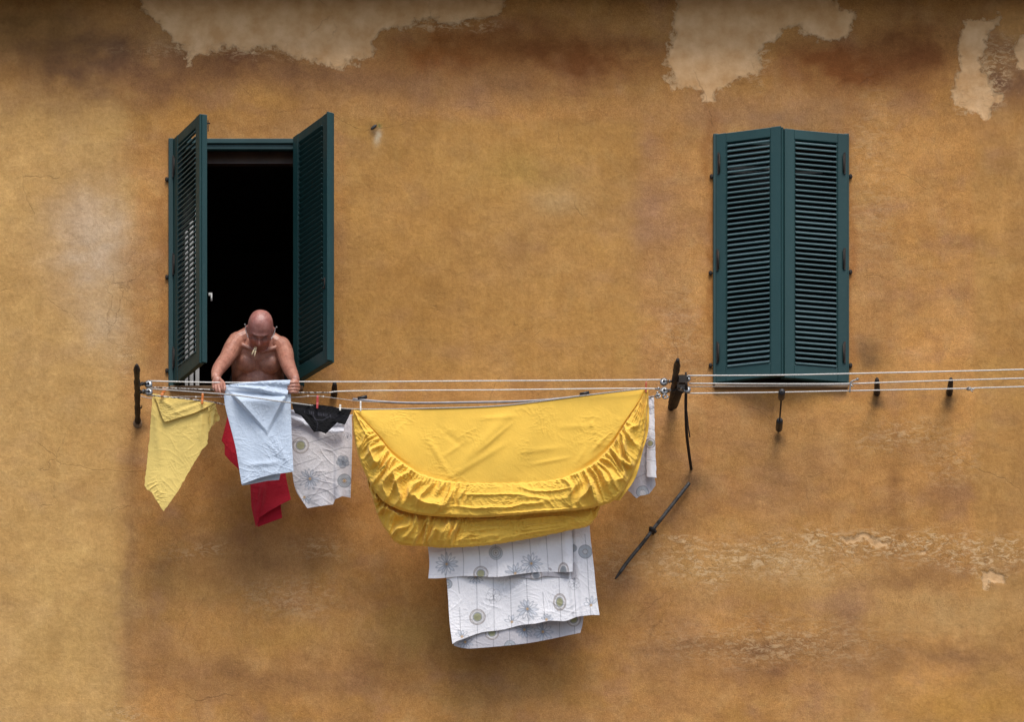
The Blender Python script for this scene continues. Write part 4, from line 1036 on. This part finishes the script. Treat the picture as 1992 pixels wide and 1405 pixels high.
# diagonal rod held flat on the wall
e = empty('wall_rod', U(1269, 1034, 0), label='long slanting iron rod fixed to the wall by a knuckle at its middle', cat='iron rod')
P = rnd_spline([U(1197, 1127, .035), U(1222, 1092, .045), U(1252, 1055, .05), U(1269, 1032, .05), U(1288, 1008, .05), U(1316, 972, .045), U(1341, 940, .04)], 40)
mb = MB(); mb.tube(P, [.006 + .006 * min(1, i / 3) * (1 if i < 37 else .9) for i in range(40)], 10); mb.build('rod', M['rod'], e)
mb = MB(); q = U(1269, 1032, .05); mb.ell(q, (.024, .026, .018)); mb.ell(q + Vector((-.012, -.014, .010)), (.012, .012, .010)); mb.ell(q + Vector((.018, -.008, -.012)), (.011, .012, .010)); mb.tube([q, Vector((q.x + .01, .01, q.z - .005))], .011, 8)
mb.build('knuckle', M['iron'], e)
mb = MB(); mb.tube(rnd_spline([U(1261, 1044, .06), U(1254, 1050, .066), U(1252, 1057, .062)], 10), .0075, 8); mb.build('wedge', M['rod'], e); mb = MB(); mb.tube([U(1279, 1018, .058), U(1286, 1009, .060)], .011, 8, flat=(1, .5)); mb.build('wedge', M['rod'], e)

# ================================================================== PEGS
def peg(pa, pb, mat, label, w=.011, group='clothespins on the lines'):
    a, b = U(*pa), U(*pb); ax = (b - a).normalized(); e = empty('clothespin', a, label=label, cat='clothespin', group=group)
    side = Vector((0, -1, 0)); sx = ax.cross(side).normalized(); Ln = (b - a).length
    for s in (-1, 1):
        mb = MB(); vs = []
        for t, off, ww in ((0, .006, .8), (.15, .0075, 1), (.55, .0035, 1), (.7, .0045, 1), (1, .0025, .85)):
            c = a + ax * Ln * t + side * (off * s)
            for (i, j) in ((-1, -1), (1, -1), (1, 1), (-1, 1)): vs.append(c + sx * i * w * .5 * ww + side * j * .0022)
        fs = [(k*4+i, k*4+(i+1) % 4, k*4+4+(i+1) % 4, k*4+4+i) for k in range(4) for i in range(4)] + [(3,2,1,0), (16,17,18,19)]
        mb.add(vs, fs, False); mb.build('prong', mat, e, bevel=.0008)
    mb = MB(); c = a + ax * Ln * .52; mb.tube([c - sx * w * .55, c + sx * w * .55], .0045, 8); mb.build('spring', M['zinc'], e)
    return e
peg((321.5, 757, .455), (312.5, 773, .46), M['peg_orange'], 'tilted orange clothespin at the left corner of the pale yellow undershirt', .016)
peg((394.5, 766, .455), (393, 786, .46), M['peg_orange'], 'upright orange clothespin on the right side of the pale yellow undershirt', .014)
peg((618, 770, .62), (617, 795, .63), M['peg_red'], 'red clothespin holding the black briefs', .014)
peg((1257, 743, .55), (1256.5, 764, .555), M['peg_rust'], 'rust red clothespin at the right corner of the yellow sheet', .012)
peg((701.5, 781, .55), (701.5, 800, .555), M['peg_white'], 'white clothespin at the left corner of the yellow sheet', .010)
peg((662, 788, .62), (661.5, 799, .625), M['peg_white'], 'small white clothespin at the right end of the black briefs', .012)
for (x, y) in ((381, 773), (599, 771), (629, 772)):
    mb = MB(); mb.ell(U(x, y, .362), (.006, .006, .006), nu=10, nv=8); mb.build('wire_bead', M['peg_white'], wr)

# ================================================================== MAN
man = empty('person', (WX(503), .35, Z0 - .9), label='bald bare chested man leaning out of the open window, peg in mouth, hanging laundry', cat='person')
mb = MB()
# torso loft along a forward leaning spine
rings = [((503, 752, -.36), .165, .135), ((503, 748, -.26), .172, .135), ((502, 741, -.16), .172, .130), ((501, 730, -.09), .168, .125), ((500, 716, -.02), .166, .120), ((500, 700, .03), .166, .115),
         ((501, 686, .065), .160, .110), ((502, 673, .09), .140, .098), ((503, 664, .11), .108, .082), ((505, 656, .14), .075, .066)]
C = [U(*r[0]) for r in rings]; vs = []; nn_ = 32
for i, (c, r) in enumerate(zip(C, rings)):
    t = (C[min(i+1, len(C)-1)] - C[max(i-1, 0)]); t.x = 0; t.normalize()
    ey = Vector((1, 0, 0)).cross(t)
    for k in range(nn_):
        a = 2*math.pi*k/nn_; ca, sa = math.cos(a), math.sin(a)
        ca = math.copysign(abs(ca) ** .85, ca); sa = math.copysign(abs(sa) ** .9, sa)
        vs.append(c + Vector((1, 0, 0)) * r[1] * ca + ey * r[2] * sa)
fs = [(i*nn_+k, i*nn_+(k+1) % nn_, (i+1)*nn_+(k+1) % nn_, (i+1)*nn_+k) for i in range(len(C)-1) for k in range(nn_)]
fs += [tuple(range(nn_))[::-1], tuple((len(C)-1)*nn_ + k for k in range(nn_))]
mb.add(vs, fs)
# chest, belly, back of the shoulders
mb.ell(U(481, 704, .092), (.080, .058, .070)); mb.ell(U(524, 707, .092), (.078, .058, .068)); mb.ell(U(502, 742, .0), (.14, .10, .11))
mb.capsule([U(502, 655, .10), U(484, 653, .09), U(466, 663, .10)], [.062, .058, .058]); mb.capsule([U(506, 658, .10), U(526, 661, .09), U(544, 673, .10)], [.062, .056, .056])
mb.capsule([U(504, 672, .06), U(505, 662, .15), U(506, 654, .24)], [.080, .067, .062])
# collar bones
mb.capsule([U(499, 684, .175), U(482, 677, .165), U(466, 668, .14)], [.010, .012, .018], 8); mb.capsule([U(509, 685, .175), U(526, 680, .165), U(544, 674, .14)], [.010, .012, .018], 8)
# arms
def limb(pts, rad, n=22, m=16):
    P = rnd_spline(pts, n); R = np.interp(np.linspace(0, 1, n), np.linspace(0, 1, len(rad)), rad); mb.capsule(P, list(R), m)
limb([U(462, 664, .10), U(452, 678, .16), U(441, 697, .25), U(431, 710, .34), U(423, 722, .43), U(420, 735, .50)], [.060, .057, .048, .045, .039, .029])
limb([U(547, 673, .10), U(554, 686, .15), U(558, 703, .24), U(563, 717, .34), U(569, 729, .43), U(574, 739, .50)], [.060, .057, .049, .045, .039, .030])
# hands
def chain(pts, r0, r1): limb(pts, [r0, (r0 + r1) / 2 * 1.04, r1], 12, 10)
mb.ell(U(424, 744, .525), (.032, .022, .042), Matrix.Rotation(math.radians(-18), 3, 'Y'), 20, 14)
for (kx, ky, mx_, my_, tx, ty, dd, r) in ((414.5, 748, 416, 757, 422, 765, .530, .0088), (419.5, 751, 421.5, 761, 427, 769, .545, .0094), (425, 752, 427.5, 762, 431.5, 770, .558, .0097), (430.5, 750, 433.5, 759, 436.5, 766, .566, .0092)):
    chain([U(kx, ky - 5, dd - .01), U(kx, ky, dd + .012), U(mx_, my_, dd + .026), U(tx, ty, dd + .012)], r * 1.05, r * .82)
chain([U(427, 738, .53), U(434, 745, .565), U(437, 753, .60), U(436.5, 759, .605)], .0125, .0095)
mb.ell(U(573.5, 750, .52), (.027, .024, .040), Matrix.Rotation(math.radians(6), 3, 'Y'), 20, 14)
for (y, x0_, x1_, r) in ((744.5, 580.0, 562.5, .0096), (751, 581.5, 560.5, .0098), (757.2, 581, 561, .0094), (763, 579, 563, .0086)):
    chain([U(x0_ - 3, y - 1, .53), U(x0_, y, .565), U((x0_ + x1_) / 2 + 1, y + .2, .600), U(x1_, y + .6, .592), U(x1_ - .5, y + 1, .580)], r * 1.05, r * .86)
chain([U(571, 741, .52), U(565, 744, .545), U(560, 747, .555)], .012, .009)
# legs standing inside the room
for s in (-1, 1):
    x = WX(503) + s * .10
    limb([C[0] + Vector((s * .08, .02, .0)), Vector((x, .46, Z0 - .35)), Vector((x, .46, Z0 - .82))], [.095, .065, .045], 16, 14)
    mb.ell((x, .40, Z0 - .865), (.045, .12, .035))
# head
HC = U(506.5, 640.5, .27)
pitch = math.radians(55); roll = math.radians(4); yaw = math.radians(2)
R = Matrix.Rotation(roll, 3, 'Y') @ Matrix.Rotation(yaw, 3, 'Z') @ Matrix.Rotation(pitch, 3, 'X')
# local: x right(image), -y forward (face), z up ; positive X-rotation tips the top of the head forward
nu_, nv_ = 96, 72; hv = []; lips = []
Lh = []
for j in range(nv_ + 1):
    th = math.pi * j / nv_
    for i in range(nu_):
        ph = 2 * math.pi * i / nu_
        x = math.sin(th) * math.cos(ph); y = math.sin(th) * math.sin(ph); z = math.cos(th)
        sf = (abs(x) ** 2.35 + abs(y) ** 2.35 + abs(z) ** 2.35) ** (-1 / 2.35)
        X_ = x * .078 * sf; Y_ = y * .096 * sf; Z_ = z * .110 * sf
        if z < 0:
            k = -z
            X_ *= 1 - .12 * k ** 2.2
            if Y_ > 0: Y_ *= 1 - .45 * k
            else: Y_ *= 1 - .10 * k
        f = max(0, -y)
        def gb(cx, cz, sx, sz): return math.exp(-((X_ - cx) / sx) ** 2 - ((Z_ - cz) / sz) ** 2) * (1 if y < 0 else 0)
        Yd_ = 0
        Yd_ -= .032 * gb(0, -.030, .012, .020) + .014 * gb(0, -.008, .009, .022) + .008 * (gb(.012, -.038, .008, .008) + gb(-.012, -.038, .008, .008))
        Yd_ -= .012 * (gb(.028, .022, .024, .008) + gb(-.028, .022, .024, .008))
        Yd_ += .019 * (gb(.031, .002, .016, .012) + gb(-.031, .002, .016, .012))
        Yd_ -= .005 * (gb(.031, .001, .009, .006) + gb(-.031, .001, .009, .006))
        Yd_ -= .007 * (gb(.042, -.030, .020, .020) + gb(-.042, -.030, .020, .020))
        Yd_ -= .010 * gb(0, -.062, .022, .008) + .009 * gb(0, -.075, .018, .006)
        Yd_ += .006 * gb(0, -.068, .024, .003)
        Yd_ -= .016 * gb(0, -.100, .026, .016)
        p = Vector((X_, Y_ + Yd_, Z_ ))
        hv.append(HC + R @ (p * 1.06))
hf = [(j*nu_+i, (j+1)*nu_+i, (j+1)*nu_+(i+1) % nu_, j*nu_+(i+1) % nu_) for j in range(nv_) for i in range(nu_)]
mb.add(hv, hf)
for s in (-1, 1):   # ears
    c = HC + R @ Vector((s * .086, .006, -.012)); mm = R @ Matrix.Rotation(math.radians(18 * s), 3, 'Z')
    mb.ell(c, (.009, .017, .028), mm, 16, 12); mb.ell(c + R @ Vector((s * .004, .004, .004)), (.006, .018, .022), mm, 16, 12)
# double chin / neck
mb.capsule([U(505, 665, .14), HC + R @ Vector((0, -.02, -.085)), HC + R @ Vector((0, .02, -.05))], [.062, .056, .055])
body = mb.build('person_body', M['skin'], man)
m = body.modifiers.new('join', 'REMESH'); m.mode = 'VOXEL'; m.voxel_size = .0036; m.use_smooth_shade = True
m = body.modifiers.new('smooth', 'SMOOTH'); m.factor = .5; m.iterations = 3
bpy.context.view_layer.update()
dg = bpy.context.evaluated_depsgraph_get()
me = bpy.data.meshes.new_from_object(body.evaluated_get(dg)); body.modifiers.clear(); body.data = me
body.name = 'body'
nvv_ = len(me.vertices); co = np.empty(nvv_ * 3, np.float32); me.vertices.foreach_get('co', co); co = co.reshape(-1, 3)
# complexion: redder scalp, nose, hands; paler chest skin; darker chest hair haze; brows and lips
base = np.zeros((nvv_, 3)) + np.array([.41, .200, .145])
Ri = np.array(R.inverted()); loc = (co - np.array(HC)) @ Ri.T / 1.06
hd = np.exp(-np.clip(np.linalg.norm(loc / np.array([.09, .11, .13]), axis=1) - 1, 0, 9) ** 2 * 60)
base = base * (1 - hd[:, None]) + np.array([.37, .165, .140]) * hd[:, None]
front = loc[:, 1] < -.03
def spot(cx, cz, sx, sz, col, s):
    global base
    w = (s * np.exp(-((loc[:, 0] - cx) / sx) ** 2 - ((loc[:, 2] - cz) / sz) ** 2) * front * (hd > .8))[:, None]
    base = base * (1 - w) + np.array(col) * w
spot(0, -.03, .016, .016, (.50, .14, .10), .7)
for s in (-1, 1): spot(s * .030, .024, .020, .0045, (.13, .085, .07), .8); spot(s * .031, -.001, .013, .0035, (.06, .035, .03), .85); spot(s * .042, -.03, .02, .018, (.50, .17, .12), .5)
spot(0, -.068, .022, .005, (.30, .09, .08), .8)
spot(0, -.085, .045, .03, (.24, .13, .11), .5)
for s in (-1, 1): spot(s * .031, .002, .020, .012, (.17, .075, .062), .7)  # eye-socket shade painted into the skin colour
nb = fbm(co[:, 0] * 22 + 3, co[:, 2] * 22, 12, 4)[:, None]; base = base * (1 + nb * np.array([.25, .42, .45]))
ch = np.exp(-((co[:, 0] - WX(503)) / .10) ** 2 - ((co[:, 2] - U(503, 705, .15).z) / .12) ** 2)[:, None] * (hd[:, None] < .3) * np.clip(perlin(co[:, 0] * 160, co[:, 2] * 110, 3)[:, None] + .4, 0, 1) * .55
base = base * (1 - ch) + np.array([.20, .13, .11]) * ch
a = me.color_attributes.new('tone', 'FLOAT_COLOR', 'POINT')
a.data.foreach_set('color', np.concatenate([base, np.ones((nvv_, 1))], 1).astype(np.float32).ravel())
me.materials.clear(); me.materials.append(M['skin'])
me.polygons.foreach_set('use_smooth', [True] * len(me.polygons))
# shorts
mb = MB(); c0 = C[0]
for s in (-1, 1): mb.capsule(rnd_spline([c0 + Vector((s * .07, .03, .04)), Vector((WX(503) + s * .10, .46, Z0 - .18)), Vector((WX(503) + s * .10, .46, Z0 - .42))], 8), list(np.linspace(.125, .098, 8)), 16)
mb.build('shorts', M['black'], man)
# spectacles hooked behind the ears, tips standing up
mb = MB()
def H(x, y, z): return HC + R @ (Vector((x, y, z)) * 1.06)
mb = MB(); mb.tube(rnd_spline([H(-.070, -.098, .004), H(-.040, -.112, .010), H(0, -.117, .008), H(.040, -.112, .010), H(.070, -.098, .004)], 16), .0013, 6)
sp_ = mb.build('spectacles', M['iron'], man)
for s in (-1, 1):
    mb = MB(); mb.tube(rnd_spline([H(s*.070, -.098, .004), H(s*.084, -.05, .008), H(s*.090, .0, .010), H(s*.093, .028, .004), H(s*.096, .050, -.012)], 16), .0020, 6)
    mb.ell(H(s*.096, .050, -.012), (.005, .005, .006), None, 10, 8)
    mb.build('temple_arm', M['zinc'], sp_)
# peg in the mouth
mth = HC + R @ (Vector((-.006, -.108, -.067)) * 1.06)
e = empty('clothespin', mth, label='pale wooden clothespin gripped in the man\'s mouth', cat='clothespin', group='clothespins on the lines')
t0 = U(497.5, 675.5, -mth.y + .012)
for (x1_, y1_) in ((490.0, 690), (495.0, 693)):
    b = U(x1_, y1_, -mth.y + .03); mb = MB(); ax = (b - t0)
    st_ = t0 + Vector((.004 if x1_ > 492 else -.003, 0, 0))
    mb.tube([st_, st_.lerp(b, .5), b], [.0042, .0048, .0040], 6); mb.build('prong', M['peg_wood'], e)
mb = MB(); mb.tube([t0.lerp(U(492.5, 691, -mth.y + .03), .35) + Vector((-.008, -.002, 0)), t0.lerp(U(492.5, 691, -mth.y + .03), .35) + Vector((.008, -.002, 0))], .003, 6); mb.build('spring', M['zinc'], e)

# ================================================================== GROUND, SKY, LIGHT, CAMERA
mb = MB(); mb.add([(-400, -800, 0), (400, -800, 0), (400, 400, 0), (-400, 400, 0)], [(0, 1, 2, 3)], False)
mb.build('ground', M['paving'], None, kind='structure')

ELEV, AZ = 60, 12       # light from above, in front, a little from the right
w = bpy.data.worlds.new('World'); S.world = w; w.use_nodes = True
nt = w.node_tree; bg = nt.nodes['Background']; sk = nt.nodes.new('ShaderNodeTexSky'); sk.sky_type = 'NISHITA'; sk.sun_disc = False
sk.sun_elevation = math.radians(ELEV)
sv = Vector((math.sin(math.radians(AZ)) * math.cos(math.radians(ELEV)), -math.cos(math.radians(AZ)) * math.cos(math.radians(ELEV)), math.sin(math.radians(ELEV))))
sk.sun_rotation = math.atan2(sv.x, sv.y)
sk.dust_density = 3.0; sk.air_density = 1.0; sk.ozone_density = 1.0
nt.links.new(sk.outputs[0], bg.inputs[0]); bg.inputs[1].default_value = .12
sl = bpy.data.lights.new('sun', 'SUN'); sl.energy = 2.1; sl.angle = math.radians(30); sl.color = (1, .95, .88)
so = bpy.data.objects.new('sun', sl); COL.objects.link(so); so.rotation_euler = (-sv).to_track_quat('-Z', 'Y').to_euler(); so.location = (0, -10, 30)

cam = bpy.data.cameras.new('camera'); co_ = bpy.data.objects.new('camera', cam); COL.objects.link(co_)
co_.location = (CX, -D, CAMZ); co_.rotation_euler = (math.radians(90), 0, 0)
Wv = 1992 / PPM; cam.sensor_width = 36; cam.sensor_fit = 'HORIZONTAL'; cam.lens = 36 * D / Wv
cam.shift_x = (0 - CX) / Wv; cam.shift_y = (ZC - CAMZ) / Wv; cam.clip_end = 2000
S.camera = co_
S.view_settings.view_transform = 'Standard'; S.view_settings.look = 'None'; S.view_settings.gamma = 1
S.view_settings.exposure = 0.42
S.render.resolution_x = 1024; S.render.resolution_y = 723
S.cycles.max_bounces = 6
